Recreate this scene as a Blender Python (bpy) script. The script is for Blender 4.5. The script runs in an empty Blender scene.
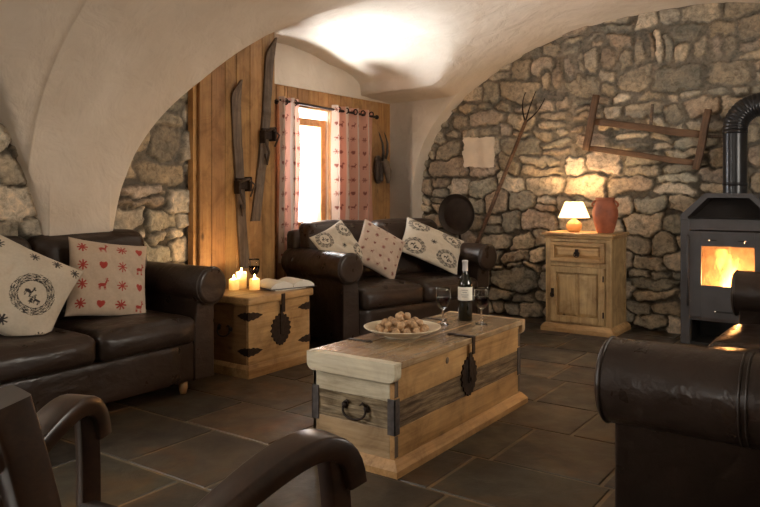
import bpy, bmesh, math, random
import numpy as np
from mathutils import Vector, Matrix, Euler

SC = bpy.context.scene
COL = SC.collection
R = math.radians
PI = math.pi

# ---------------------------------------------------------------- camera, world, lights, exposure
cam_d = bpy.data.cameras.new('camera')
cam = bpy.data.objects.new('camera', cam_d)
COL.objects.link(cam)
cam.location = (0, 0, 1.2)
cam.rotation_euler = (R(90), 0, R(35))
cam_d.sensor_width = 36
cam_d.lens = 36 * 720 / 760
cam_d.shift_y = -(253.5 - 192) / 760
cam_d.clip_start = 0.02
SC.camera = cam

SC.view_settings.view_transform = 'Standard'
SC.view_settings.look = 'None'
SC.view_settings.gamma = 1
SC.view_settings.use_curve_mapping = False
SC.view_settings.exposure = 0.14

W = bpy.data.worlds.new('sky')
SC.world = W
W.use_nodes = True
W.node_tree.nodes['Background'].inputs[0].default_value = (0.9, 0.95, 1.0, 1)
W.node_tree.nodes['Background'].inputs[1].default_value = 6.0

def area(name, loc, target, sx, sy, power, colour):
    d = bpy.data.lights.new(name, 'AREA')
    d.shape = 'RECTANGLE'; d.size = sx; d.size_y = sy
    d.energy = power; d.color = colour
    o = bpy.data.objects.new(name, d); COL.objects.link(o)
    o.location = loc
    o.rotation_euler = (Vector(target) - Vector(loc)).to_track_quat('-Z', 'Y').to_euler()
    return o

def point(name, loc, power, colour, radius=0.02):
    d = bpy.data.lights.new(name, 'POINT')
    d.energy = power; d.color = colour; d.shadow_soft_size = radius
    o = bpy.data.objects.new(name, d); COL.objects.link(o)
    o.location = loc
    return o

area('daylight_window', (-5.7, 6.0, 1.7), (-3.0, 5.6, 1.4), 4.6, 3.4, 750, (0.93, 0.97, 1.0))
area('snow_bounce', (-5.0, 5.0, 0.25), (-3.2, 4.9, 2.3), 1.8, 0.8, 1100, (0.93, 0.97, 1.0))
area('fill_side', (-4.6, 0.2, 1.5), (-1.5, 2.2, 0.7), 1.3, 1.1, 110, (1.0, 0.95, 0.86))  # added fill from the unseen left, brightens the chest end
area('fill_rear', (-1.2, -2.8, 1.6), (-2.2, 1.2, 2.6), 0.8, 0.6, 14, (1.0, 0.90, 0.76)).data.spread = R(110)  # unseen fill behind the camera, added to brighten the vault

area('fill_right', (1.30, 3.75, 1.50), (-2.2, 3.3, 1.25), 1.4, 0.85, 55, (1.0, 0.87, 0.68))  # main fill added from the right for boards and chest front

# ---------------------------------------------------------------- numpy noise
def vnoise(x, y, seed=0):
    x = np.asarray(x, float); y = np.asarray(y, float)
    xi = np.floor(x).astype(np.int64); yi = np.floor(y).astype(np.int64)
    xf = x - xi; yf = y - yi
    def h(a, b):
        n = (a * 374761393 + b * 668265263 + seed * 1442695041) & 0xFFFFFFFF
        n = ((n ^ (n >> 13)) * 1274126177) & 0xFFFFFFFF
        n = n ^ (n >> 16)
        return (n & 0xFFFF) / 65535.0
    u = xf * xf * (3 - 2 * xf); v = yf * yf * (3 - 2 * yf)
    return (h(xi, yi) * (1 - u) * (1 - v) + h(xi + 1, yi) * u * (1 - v)
            + h(xi, yi + 1) * (1 - u) * v + h(xi + 1, yi + 1) * u * v) * 2 - 1

def fbm(x, y, seed=0, o=3):
    s = 0; a = 1; t = 0
    for i in range(o):
        s = s + a * vnoise(x * 2 ** i, y * 2 ** i, seed + i * 17); t += a; a *= .5
    return s / t

def sstep(a, b, x):
    t = np.clip((x - a) / (b - a), 0, 1)
    return t * t * (3 - 2 * t)

# ---------------------------------------------------------------- material helpers
class NT:
    def __init__(s, name):
        s.m = bpy.data.materials.new(name); s.m.use_nodes = True
        s.t = s.m.node_tree; s.b = s.t.nodes['Principled BSDF']; s.out = s.t.nodes['Material Output']
    def n(s, kind, **kw):
        nd = s.t.nodes.new('ShaderNode' + kind)
        for k, v in kw.items():
            if k.startswith('i_'):
                key = k[2:]
                key = int(key) if key.isdigit() else key.replace('_', ' ')
                if hasattr(v, 'is_linked') or isinstance(v, bpy.types.NodeSocket): s.t.links.new(v, nd.inputs[key])
                else: nd.inputs[key].default_value = v
            else: setattr(nd, k, v)
        return nd
    def link(s, a, b): s.t.links.new(a, b)
    def set(s, **kw):
        for k, v in kw.items():
            key = k.replace('_', ' ')
            if isinstance(v, bpy.types.NodeSocket): s.t.links.new(v, s.b.inputs[key])
            else: s.b.inputs[key].default_value = v
        return s
    def coord(s, scale=(1, 1, 1), kind='Object'):
        tc = s.n('TexCoord')
        mp = s.n('Mapping'); mp.inputs['Scale'].default_value = scale
        s.link(tc.outputs[kind], mp.inputs['Vector'])
        return mp.outputs[0]
    def noise(s, vec, scale, detail=4, rough=.55, dist=0):
        nd = s.n('TexNoise', i_Scale=scale, i_Detail=detail, i_Roughness=rough, i_Distortion=dist)
        s.link(vec, nd.inputs['Vector'])
        return nd.outputs['Fac']
    def ramp(s, fac, stops):
        nd = s.n('ValToRGB'); s.link(fac, nd.inputs[0])
        cr = nd.color_ramp
        while len(cr.elements) < len(stops): cr.elements.new(.5)
        for e, (p, c) in zip(cr.elements, stops):
            e.position = p; e.color = (*c, 1) if len(c) == 3 else c
        return nd.outputs[0]
    def mix(s, a, b, f, mode='MIX'):
        nd = s.n('Mix', data_type='RGBA', blend_type=mode)
        for v, i in ((f, 0), (a, 6), (b, 7)):
            if isinstance(v, bpy.types.NodeSocket): s.link(v, nd.inputs[i])
            else: nd.inputs[i].default_value = v if i == 0 else (*v, 1)
        return nd.outputs[2]
    def math(s, op, a, b=0.5, clamp=False):
        nd = s.n('Math', operation=op, use_clamp=clamp)
        for v, i in ((a, 0), (b, 1)):
            if isinstance(v, bpy.types.NodeSocket): s.link(v, nd.inputs[i])
            else: nd.inputs[i].default_value = v
        return nd.outputs[0]
    def bump(s, h, strength=.3, dist=.01, prev=None):
        nd = s.n('Bump', i_Strength=strength, i_Distance=dist); s.link(h, nd.inputs['Height'])
        if prev: s.link(prev, nd.inputs['Normal'])
        s.link(nd.outputs[0], s.b.inputs['Normal'])
        return nd.outputs[0]

def simple(name, c, rough=.5, metal=0, noise_amt=.15, scale=20, bump=.0, **kw):
    t = NT(name)
    v = t.coord()
    f = t.noise(v, scale, 4)
    lo = tuple(x * (1 - noise_amt) for x in c); hi = tuple(min(1, x * (1 + noise_amt)) for x in c)
    t.set(Base_Color=t.ramp(f, [(.3, lo), (.7, hi)]), Roughness=rough, Metallic=metal)
    for k, x in kw.items(): t.set(**{k: x})
    if bump: t.bump(f, bump, .004)
    return t.m

def wood(name, dark, mid, light, axis=0, rough=.5, scale=1.0, knots=.0, bump=.15, attr=False, wear=0, blotch=.8):
    t = NT(name)
    sc = [16 * scale] * 3; sc[axis] = 1.1 * scale
    v = t.coord(tuple(sc))
    f1 = t.noise(v, 1.6, 5, .6, .6)
    f2 = t.noise(v, 5.5, 4, .65, .2)
    f = t.math('ADD', t.math('MULTIPLY', f1, .65), t.math('MULTIPLY', f2, .35))
    c = t.ramp(f, [(.30, dark), (.48, mid), (.68, light)])
    if knots:
        ks = [5.0] * 3; ks[axis] = 2.4
        kv = t.coord(tuple(ks))
        vo = t.n('TexVoronoi', i_Scale=1.0); t.link(kv, vo.inputs['Vector'])
        k = t.ramp(vo.outputs['Distance'], [(0.03, (1, 1, 1)), (knots, (0, 0, 0))])
        c = t.mix(c, tuple(x * .35 for x in dark), k)
    if blotch:
        c = t.mix(c, t.ramp(t.noise(t.coord((2.2, 2.2, 2.2)), 2.4, 5, .65, .9), [(.34, (.58, .52, .46)), (.52, (1, 1, 1)), (.68, (1.22, 1.2, 1.16))]), blotch, 'MULTIPLY')
    if wear:
        w = t.noise(t.coord((3, 3, 3)), 2.2, 5, .7, .5)
        c = t.mix(c, (.42, .36, .27), t.ramp(w, [(.48, (0, 0, 0)), (.72, (wear, wear, wear))]))
    if attr:
        at = t.n('Attribute', attribute_name='Col')
        c = t.mix(c, at.outputs['Color'], 1.0, 'MULTIPLY')
    t.set(Base_Color=c, Roughness=rough)
    t.bump(f, bump, .004)
    return t.m

M = {}
def leather(name, c, rough=.36):
    t = NT(name)
    v = t.coord()
    patch = t.noise(v, 3.2, 3, .5, .3)
    t.set(Base_Color=t.ramp(patch, [(.3, tuple(x * .75 for x in c)), (.72, tuple(x * 1.45 for x in c))]))
    r = t.ramp(t.noise(v, 9, 3), [(.3, (rough - .06,) * 3), (.7, (rough + .12,) * 3)])
    t.set(Roughness=r, Specular_IOR_Level=.42)
    wr = t.noise(t.coord((1.0, 1.7, 1.7)), 8, 3, .5, .25)
    b1 = t.bump(wr, .42, .02)
    vo = t.n('TexVoronoi', i_Scale=170.0); t.link(v, vo.inputs['Vector'])
    t.bump(vo.outputs['Distance'], .12, .002, b1)
    return t.m
M['leather'] = leather('dark brown leather', (.026, .0155, .0110), .31)
M['piping'] = leather('leather piping', (.026, .017, .013), .33)
M['pine'] = wood('waxed pine', (.24, .125, .045), (.43, .255, .105), (.54, .345, .16), 0, .42, 1, .13, .12, wear=.12)
M['pine_v'] = wood('waxed pine upright', (.24, .14, .055), (.42, .275, .125), (.54, .385, .20), 2, .45, 1, .10, .12)
M['pine_y'] = wood('waxed pine end grain', (.22, .12, .045), (.40, .26, .12), (.54, .38, .2), 1, .5, 1, .0, .15, wear=.5)
M['chest_top'] = wood('worn chest top', (.15, .085, .04), (.31, .20, .105), (.46, .35, .215), 0, .27, 1.1, .10, .12, wear=.45)
M['chest_top'].node_tree.nodes['Principled BSDF'].inputs['Coat Weight'].default_value = .6
M['chest_top'].node_tree.nodes['Principled BSDF'].inputs['Coat Roughness'].default_value = .22
M['chest_front'] = wood('amber chest pine', (.25, .13, .045), (.43, .24, .095), (.54, .33, .145), 0, .42, 1, .12, .12)
M['chest_end'] = wood('side-lit chest pine', (.37, .30, .20), (.60, .52, .37), (.70, .64, .50), 1, .55, 1.2, .0, .25, wear=.0, blotch=.4)  # pale pine made lighter, standing in for side light on the end
M['chest_endlow'] = wood('pale chest pine', (.22, .135, .065), (.38, .255, .135), (.48, .35, .21), 1, .5, 1.0, .12, .15)
M['rough_band'] = wood('weathered plank', (.045, .026, .013), (.13, .08, .038), (.30, .21, .11), 0, .75, 2.2, .0, .9)
M['rough_band_y'] = wood('weathered end plank', (.06, .04, .022), (.20, .145, .08), (.44, .35, .22), 1, .75, 2.0, .0, .9)
M['side_pine'] = wood('dark side pine', (.13, .06, .022), (.24, .125, .05), (.32, .18, .08), 1, .5, 1, .1, .12)
M['boards'] = wood('honey pine boards', (.235, .118, .042), (.345, .185, .072), (.42, .25, .105), 2, .45, .8, .10, .08, attr=True)
M['old_wood'] = wood('old grey brown wood', (.05, .033, .023), (.115, .08, .057), (.19, .14, .10), 2, .7, 1.2, .0, .5)
M['rack_wood'] = wood('old reddish wood', (.035, .018, .009), (.10, .052, .026), (.17, .095, .05), 0, .6, 1.2, .0, .4)
M['chair_wood'] = wood('dark polished wood', (.011, .0045, .0025), (.026, .011, .0055), (.05, .022, .011), 1, .28, .9, .0, .05)
M['window_wood'] = wood('window frame pine', (.33, .16, .05), (.50, .27, .10), (.58, .35, .15), 2, .4)
M['iron'] = simple('rusty black iron', (.034, .021, .015), .6, .6, .4, 40, .5)
M['pan'] = simple('rusty pan iron', (.034, .024, .018), .55, .3, .45, 12, .4)
M['corner_iron'] = simple('grey worn iron', (.10, .085, .08), .55, .5, .3, 40, .3)
M['steel'] = simple('grey stove steel', (.070, .066, .068), .5, .25, .12, 9, .05)
M['steel_dark'] = simple('near-black steel', (.012, .011, .010), .6, .1, .2, 20, .1)
M['recess_dark'] = simple('shade-darkened brown steel', (.022, .014, .011), .7, .1, .2, 12)  # shade of the hood opening put into its inner colour
M['pipe'] = simple('enamelled flue pipe', (.014, .014, .016), .28, .2, .2, 8, .02)
M['chrome'] = simple('bright steel', (.6, .58, .55), .25, 1, .05, 20)
M['firebrick'] = simple('sooty firebrick', (.13, .09, .06), .9, 0, .3, 18, .4)
M['terracotta'] = simple('terracotta', (.30, .085, .038), .6, 0, .25, 14, .15)
M['plate'] = simple('cream ceramic', (.70, .60, .43), .3, 0, .06, 10)
M['walnut'] = simple('walnut shell', (.46, .29, .155), .6, 0, .35, 60, 1.0)
M['paper'] = simple('parchment', (.66, .56, .44), .8, 0, .12, 6, .2)
M['page'] = simple('page paper', (.72, .68, .60), .7, 0, .04, 40)
M['cover'] = simple('dark book cover', (.05, .05, .055), .5, 0, .1, 30)
M['magazine'] = simple('grey magazine cover', (.25, .24, .23), .35, 0, .2, 12)
M['label'] = simple('cream bottle label', (.78, .74, .64), .6, 0, .04, 30)
M['ink'] = simple('label ink', (.08, .06, .05), .6)
M['foil'] = simple('pale foil capsule', (.62, .60, .60), .35, .3, .1, 40)
M['horn'] = simple('dark horn', (.035, .026, .02), .4, 0, .4, 25, .4)
M['bone'] = simple('old bone', (.13, .09, .06), .7, 0, .3, 30, .5)
M['strap'] = simple('cracked leather strap', (.055, .035, .024), .7, 0, .3, 40, .5)
M['foot'] = simple('turned pine foot', (.40, .22, .09), .4, 0, .1, 20)
M['wick'] = simple('burnt wick', (.02, .015, .01), .9)
M['ash'] = simple('charred log', (.035, .026, .02), .9, 0, .5, 30, .8)
M['upholstery'] = simple('dark seat cloth', (.02, .012, .01), .8)

t = NT('plaster')
v = t.coord()
f = t.noise(v, 2.2, 4, .6, .4)
t.set(Base_Color=t.ramp(f, [(.3, (.57, .49, .40)), (.7, (.67, .595, .505))]), Roughness=.85)
b = t.bump(t.noise(v, 5, 4, .55, .6), .6, .035)
t.bump(t.noise(v, 34, 3, .6, .3), .12, .01, b)
M['plaster'] = t.m

t = NT('rubble stone')
at = t.n('Attribute', attribute_name='Col')
v = t.coord()
f = t.noise(v, 26, 6, .7, .5)
f2 = t.noise(v, 7, 4, .6, .4)
k = t.ramp(f, [(.30, (.48, .46, .43)), (.5, (1, 1, 1)), (.70, (1.45, 1.40, 1.32))])
c = t.mix(at.outputs['Color'], k, 1.0, 'MULTIPLY')
k2 = t.ramp(f2, [(.35, (.72, .74, .74)), (.65, (1.15, 1.1, 1.02))])
t.set(Base_Color=t.mix(c, k2, 1.0, 'MULTIPLY'), Roughness=.85)
t.bump(f, .7, .02)
M['stone'] = t.m

t = NT('slate')
at = t.n('Attribute', attribute_name='Col')
v = t.coord()
f = t.noise(v, 3.5, 6, .65, .8)
k = t.ramp(f, [(.3, (.55, .56, .56)), (.7, (1.5, 1.36, 1.15))])
t.set(Base_Color=t.mix(at.outputs['Color'], k, 1.0, 'MULTIPLY'))
t.set(Roughness=t.ramp(t.noise(v, 8, 4), [(.3, (.36,) * 3), (.7, (.55,) * 3)]), Specular_IOR_Level=.32)
b = t.bump(t.noise(v, 6, 6, .65, .7), .35, .012)
rust = t.ramp(t.noise(t.coord((1.3, 1.3, 1.3)), 1.9, 5, .65, .8), [(.50, (1, 1, 1)), (.66, (1.5, 1.08, .72))])
cb_ = t.b.inputs['Base Color'].links[0].from_socket
t.set(Base_Color=t.mix(cb_, rust, 1.0, 'MULTIPLY'))
M['slate'] = t.m

t = NT('printed fabric')
at = t.n('Attribute', attribute_name='Col')
v = t.coord()
t.set(Base_Color=at.outputs['Color'], Roughness=.9, Sheen_Weight=.15)
t.bump(t.noise(v, 260, 2), .15, .002)
M['fabric'] = t.m

t = NT('printed curtain')
at = t.n('Attribute', attribute_name='Col')
tr = t.n('BsdfTranslucent'); t.link(at.outputs['Color'], tr.inputs['Color'])
t.set(Base_Color=at.outputs['Color'], Roughness=.9)
mx = t.n('MixShader'); mx.inputs[0].default_value = .22
t.link(t.b.outputs[0], mx.inputs[1]); t.link(tr.outputs[0], mx.inputs[2]); t.link(mx.outputs[0], t.out.inputs[0])
M['curtain'] = t.m

t = NT('clear glass'); t.set(Base_Color=(1, 1, 1, 1), Roughness=0.0, IOR=1.45, Transmission_Weight=1.0); M['glass'] = t.m
t = NT('window pane')
tp = t.n('BsdfTransparent'); gl = t.n('BsdfGlossy'); gl.inputs['Roughness'].default_value = .02
mx = t.n('MixShader'); mx.inputs[0].default_value = .06
t.link(tp.outputs[0], mx.inputs[1]); t.link(gl.outputs[0], mx.inputs[2]); t.link(mx.outputs[0], t.out.inputs[0])
M['pane'] = t.m
t = NT('bottle glass'); t.set(Base_Color=(.006, .007, .004, 1), Roughness=.05, Specular_IOR_Level=.6); M['bottle'] = t.m
t = NT('red wine'); t.set(Base_Color=(.012, .001, .002, 1), Roughness=.25, Specular_IOR_Level=.1); M['wine'] = t.m
t = NT('candle wax'); t.set(Base_Color=(.93, .84, .66, 1), Roughness=.5)
tr = t.n('BsdfTranslucent'); tr.inputs[0].default_value = (.98, .88, .66, 1); mx = t.n('MixShader'); mx.inputs[0].default_value = .55
t.link(t.b.outputs[0], mx.inputs[1]); t.link(tr.outputs[0], mx.inputs[2]); t.link(mx.outputs[0], t.out.inputs[0]); M['wax'] = t.m

def emitter(name, c, strength):
    t = NT(name); e = t.n('Emission', i_Strength=strength); e.inputs[0].default_value = (*c, 1)
    t.link(e.outputs[0], t.out.inputs[0]); return t.m
t = NT('candle flame'); e = t.n('Emission', i_Strength=22.0); e.inputs[0].default_value = (1.0, .62, .22, 1); tp = t.n('BsdfTransparent'); ad = t.n('AddShader')
t.link(e.outputs[0], ad.inputs[0]); t.link(tp.outputs[0], ad.inputs[1]); t.link(ad.outputs[0], t.out.inputs[0]); M['flame'] = t.m
M['ember'] = None
t = NT('glowing log')
v = t.coord()
f = t.noise(v, 22, 4, .6, .5)
t.set(Base_Color=(.03, .02, .015, 1), Roughness=.9, Emission_Color=(1.0, .22, .03, 1), Emission_Strength=t.ramp(f, [(.45, (0, 0, 0)), (.65, (6, 6, 6))]))
M['ember'] = t.m
t = NT('lit lamp shade')
tr = t.n('BsdfTranslucent'); tr.inputs[0].default_value = (.95, .82, .60, 1)
t.set(Base_Color=(.85, .74, .55, 1), Roughness=.8, Emission_Color=(1.0, .80, .52, 1), Emission_Strength=2.2)
mx = t.n('MixShader'); mx.inputs[0].default_value = .5
t.link(t.b.outputs[0], mx.inputs[1]); t.link(tr.outputs[0], mx.inputs[2]); t.link(mx.outputs[0], t.out.inputs[0])
M['shade'] = t.m
t = NT('orange glazed ceramic'); t.set(Base_Color=(.72, .36, .12, 1), Roughness=.25); M['lampbase'] = t.m

t = NT('flames')
v = t.coord()
tc = t.n('TexCoord')
sep = t.n('SeparateXYZ'); t.link(tc.outputs['Generated'], sep.inputs[0])
nz = t.noise(t.coord((7, 7, 3.0)), 1.2, 3, .55, .6)
h = sep.outputs[2]
ax = t.math('ABSOLUTE', t.math('SUBTRACT', sep.outputs[0], .43))
dens = t.math('SUBTRACT', t.math('MULTIPLY', nz, .62), t.math('ADD', t.math('MULTIPLY', h, .13), t.math('ADD', t.math('MULTIPLY', ax, .40), .165)))
dens = t.math('MULTIPLY', dens, 6.0, True)
em = t.n('Emission')
t.link(t.ramp(h, [(0.0, (1, .30, .05)), (.5, (1, .38, .07)), (1.0, (1, .28, .04))]), em.inputs[0])
t.link(t.math('MULTIPLY', dens, 170.0), em.inputs[1])
t.link(em.outputs[0], t.out.inputs['Volume'])
for l in list(t.out.inputs['Surface'].links): t.t.links.remove(l)
M['fire'] = t.m

# ---------------------------------------------------------------- geometry helpers
class G:
    """collects shapes and links them as one mesh object"""
    def __init__(s): s.v = []; s.f = []; s.sm = []; s.col = None
    def add(s, vs, fs, smooth=False, mat=None):
        o = len(s.v)
        if mat is not None: vs = [mat @ Vector(p) for p in vs]
        s.v += [tuple(p) for p in vs]
        s.f += [tuple(i + o for i in f) for f in fs]
        s.sm += [smooth] * len(fs)
        return s
    def box(s, x0, x1, y0, y1, z0, z1, bev=0.0, mat=None, seg=2):
        bm = bmesh.new(); bmesh.ops.create_cube(bm, size=1)
        for q in bm.verts:
            q.co = Vector((x0 + (q.co.x + .5) * (x1 - x0), y0 + (q.co.y + .5) * (y1 - y0), z0 + (q.co.z + .5) * (z1 - z0)))
        if bev > 0:
            bmesh.ops.bevel(bm, geom=list(bm.edges), offset=bev, segments=seg, affect='EDGES', profile=.5)
        bm.verts.ensure_lookup_table(); bm.verts.index_update()
        s.add([q.co.copy() for q in bm.verts], [[q.index for q in f.verts] for f in bm.faces], bev > 0 and seg > 2, mat)
        bm.free(); return s
    def rbox(s, x0, x1, y0, y1, z0, z1, r, n=10, fn=None, mat=None):
        """dense rounded box; fn(p, unit) displaces points"""
        c = Vector(((x0 + x1) / 2, (y0 + y1) / 2, (z0 + z1) / 2)); hx = Vector(((x1 - x0) / 2, (y1 - y0) / 2, (z1 - z0) / 2))
        bm = bmesh.new(); bmesh.ops.create_cube(bm, size=2)
        bmesh.ops.subdivide_edges(bm, edges=list(bm.edges), cuts=n, use_grid_fill=True)
        bm.verts.index_update()
        vs = []
        for q in bm.verts:
            un = q.co.copy()
            wv = Vector([math.copysign(abs(a) ** .6, a) for a in un])   # more points near the edges
            p = Vector((wv.x * hx.x, wv.y * hx.y, wv.z * hx.z))
            i = Vector([max(-(hx[k] - r), min(hx[k] - r, p[k])) for k in range(3)])
            d = p - i
            if d.length > 1e-9: p = i + d.normalized() * r
            p = p + c
            if fn: p = fn(p, wv)
            vs.append(p)
        s.add(vs, [[q.index for q in f.verts] for f in bm.faces], True, mat)
        bm.free(); return s
    def tube(s, pts, rad, n=10, cap=True, mat=None, smooth=True, flat=1.0, up=None):
        pts = [Vector(p) for p in pts]; m = len(pts)
        if not hasattr(rad, '__len__'): rad = [rad] * m
        vs = []; prev = None
        for i, p in enumerate(pts):
            tg = (pts[min(i + 1, m - 1)] - pts[max(i - 1, 0)]).normalized()
            if prev is None:
                a = Vector(up) if up else (Vector((0, 0, 1)) if abs(tg.z) < .9 else Vector((1, 0, 0)))
                nx = (a - tg * a.dot(tg)).normalized()
            else: nx = (prev - tg * prev.dot(tg)).normalized()
            prev = nx; ny = tg.cross(nx)
            for k in range(n):
                an = 2 * PI * k / n
                vs.append(p + nx * math.cos(an) * rad[i] * flat + ny * math.sin(an) * rad[i])
        fs = [(i * n + k, i * n + (k + 1) % n, (i + 1) * n + (k + 1) % n, (i + 1) * n + k) for i in range(m - 1) for k in range(n)]
        if cap: fs += [tuple(range(n - 1, -1, -1)), tuple(range((m - 1) * n, m * n))]
        return s.add(vs, fs, smooth, mat)
    def loop(s, pts, r, n=8, mat=None):
        pts = [Vector(p) for p in pts]; m = len(pts); vs = []
        nrm = Vector((0, 0, 0))
        for i in range(m): nrm += pts[i].cross(pts[(i + 1) % m])
        nrm.normalize()
        for i, p in enumerate(pts):
            tg = (pts[(i + 1) % m] - pts[i - 1]).normalized(); b = tg.cross(nrm).normalized()
            for k in range(n):
                an = 2 * PI * k / n
                vs.append(p + nrm * math.cos(an) * r + b * math.sin(an) * r)
        fs = [(i * n + k, i * n + (k + 1) % n, ((i + 1) % m) * n + (k + 1) % n, ((i + 1) % m) * n + k) for i in range(m) for k in range(n)]
        return s.add(vs, fs, True, mat)
    def lathe(s, prof, n=32, c=(0, 0, 0), mat=None, smooth=True):
        vs = []; fs = []
        for r, z in prof:
            for k in range(n):
                a = 2 * PI * k / n
                vs.append((c[0] + max(r, 1e-4) * math.cos(a), c[1] + max(r, 1e-4) * math.sin(a), c[2] + z))
        m = len(prof)
        for i in range(m - 1):
            for k in range(n):
                fs.append((i * n + k, i * n + (k + 1) % n, (i + 1) * n + (k + 1) % n, (i + 1) * n + k))
        return s.add(vs, fs, smooth, mat)
    def prism(s, out, a, b, fn, smooth=False, bev=0, mat=None):
        """out: 2D outline, fn(p, q, t) maps to 3D, extruded from t=a to t=b, rounded by bev at both ends"""
        n = len(out); rings = []
        cx = sum(p for p, q in out) / n; cy = sum(q for p, q in out) / n
        def ins(d):
            r = []
            for i in range(n):
                p0 = Vector(out[i - 1]); p1 = Vector(out[i]); p2 = Vector(out[(i + 1) % n])
                e1 = (p1 - p0).normalized(); e2 = (p2 - p1).normalized()
                nn = Vector((-(e1.y + e2.y), e1.x + e2.x))
                if nn.length < 1e-6: nn = Vector((-e1.y, e1.x))
                nn.normalize(); r.append(p1 + nn * d)
            return r
        ar = sum(out[i - 1][0] * out[i][1] - out[i][0] * out[i - 1][1] for i in range(n))
        sg = 1 if ar > 0 else -1
        if bev > 0:
            K = 4
            for k in range(K + 1):
                th = PI / 2 * k / K; rings.append((ins(sg * bev * (1 - math.sin(th))), a + bev * (1 - math.cos(th))))
            for k in range(K, -1, -1):
                th = PI / 2 * k / K; rings.append((ins(sg * bev * (1 - math.sin(th))), b - bev * (1 - math.cos(th))))
        else: rings = [(out, a), (out, b)]
        vs = [fn(p[0], p[1], t_) for o_, t_ in rings for p in o_]
        m = len(rings)
        fs = [(i * n + k, i * n + (k + 1) % n, (i + 1) * n + (k + 1) % n, (i + 1) * n + k) for i in range(m - 1) for k in range(n)]
        s.add(vs, fs, smooth, mat)
        s.add(vs[:n], [tuple(range(n - 1, -1, -1))], False, mat)
        s.add(vs[-n:], [tuple(range(n))], False, mat)
        return s
    def build(s, name, m, parent=None, loc=None, label=None, fix=True):
        me = bpy.data.meshes.new(name)
        me.from_pydata(s.v, [], s.f)
        me.polygons.foreach_set('use_smooth', s.sm)
        if fix:
            bm = bmesh.new(); bm.from_mesh(me)
            bmesh.ops.recalc_face_normals(bm, faces=bm.faces); bm.to_mesh(me); bm.free()
        if s.col is not None:
            ca = me.color_attributes.new('Col', 'FLOAT_COLOR', 'POINT')
            ca.data.foreach_set('color', np.asarray(s.col, np.float32).ravel())
        me.materials.append(m)
        me.update()
        o = bpy.data.objects.new(name, me); COL.objects.link(o)
        if parent is not None: o.parent = parent
        if loc is not None: o.location = loc
        if label: o['label'] = label
        return o

def tag(o, label, cat, group=None, kind=None):
    o['label'] = label; o['category'] = cat
    if group: o['group'] = group
    if kind: o['kind'] = kind
    return o

def thing(name, label, cat, loc=(0, 0, 0), rz=0, group=None):
    o = bpy.data.objects.new(name, None); COL.objects.link(o)
    o.empty_display_size = .1
    o.location = loc; o.rotation_euler = (0, 0, R(rz))
    return tag(o, label, cat, group)

def struct(o): o['kind'] = 'structure'; return o

def dup(root, loc, rz=None, label=None):
    r = root.copy(); COL.objects.link(r); r.location = loc
    if rz is not None: r.rotation_euler = (0, 0, R(rz))
    if label: r['label'] = label
    for ch in list(root.children):
        c_ = ch.copy(); COL.objects.link(c_); c_.parent = r
        for g_ in list(ch.children):
            d_ = g_.copy(); COL.objects.link(d_); d_.parent = c_
    return r

def gridmesh(P, colr=None, smooth=True):
    """P: array (n, m, 3)"""
    n, m = P.shape[:2]
    g = G(); g.v = [tuple(p) for p in P.reshape(-1, 3)]
    idx = np.arange(n * m).reshape(n, m)
    q = np.stack([idx[:-1, :-1], idx[1:, :-1], idx[1:, 1:], idx[:-1, 1:]], -1).reshape(-1, 4)
    g.f = [tuple(int(i) for i in r) for r in q]; g.sm = [smooth] * len(g.f)
    if colr is not None: g.col = np.concatenate([colr.reshape(-1, 3), np.ones((n * m, 1))], 1)
    return g

# ---------------------------------------------------------------- room: vaulted ceiling with plastered springers (one surface)
U0, VA, VZ, VB = -1.5, 2.48, 1.215, 1.555
def barrel(u):
    t_ = (u - U0) / VA
    return np.where(np.abs(t_) < 1, VZ + VB * np.sqrt(np.clip(1 - t_ * t_, 0, 1)), 0.0)

def cross(u, v):
    z = np.full_like(u, -1.0)
    k = np.clip((-3.4 - u) / .85, 0, 1) * .12
    a = (v > 2.73) & (v <= 4.55)
    z = np.where(a, .65 + 1.95 * np.clip(1 - ((4.55 - v) / 1.82) ** 2, 0, 1) ** .53 - k * np.clip((v - 2.9) / .4, 0, 1), z)
    a = (v > 4.55) & (v <= 5.76)
    z = np.where(a, 2.2 + .4 * np.clip(1 - ((v - 4.55) / 1.22) ** 2, 0, 1) ** .6 - k * np.clip((5.76 - v) / .5, 0, 1), z)
    a = (v > 5.76) & (v <= 6.28)
    z = np.where(a, 2.2 - .04 * (v - 5.76) / .5 - .04 * np.clip((-3.4 - u) / .85, 0, 1), z)
    a = (v < 2.33) & (v > -1.47)
    z = np.where(a, .65 + 1.95 * np.clip(1 - ((v - .43) / 1.905) ** 2, 0, 1) ** .53 - k * np.clip((1.96 - v) / .4, 0, 1), z)
    return z

ph = np.linspace(0, PI, 190)
us = np.concatenate([np.linspace(-4.31, -3.99, 12), U0 - VA * .9999 * np.cos(ph)])
vs_ = np.unique(np.concatenate([np.arange(-2.6, 2.2, .04), np.arange(2.2, 3.6, .012), np.arange(3.6, 6.24, .02), np.arange(6.24, 6.56, .01),
                                [2.329, 2.331, 2.729, 2.731, 6.279, 6.281, 6.6]]))
UU, VV = np.meshgrid(us, vs_, indexing='ij')
zb = barrel(UU); zc = cross(UU, VV)
Z = np.maximum(zb, zc)
sm_ = np.clip(1 - np.abs(zb - zc) / .06, 0, 1)
Z = Z + .015 * sm_ ** 2 * (zc > 0)
live = Z > .3
Z = Z + live * (.016 * fbm(UU * 1.7, VV * 1.7, 3, 3) + .004 * fbm(UU * 9, VV * 9, 8, 2))
Z = np.where((UU > .15) & (VV > 2.95) & (VV < 4.55), np.maximum(Z, 2.08), Z)      # deep embrasure shaped to let the added right fill in
Z = np.maximum(Z, -.02)
SU = UU + np.where(Z < 1.3, 0.012 * fbm(VV * 2, Z * 3, 5, 2), 0)
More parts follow.
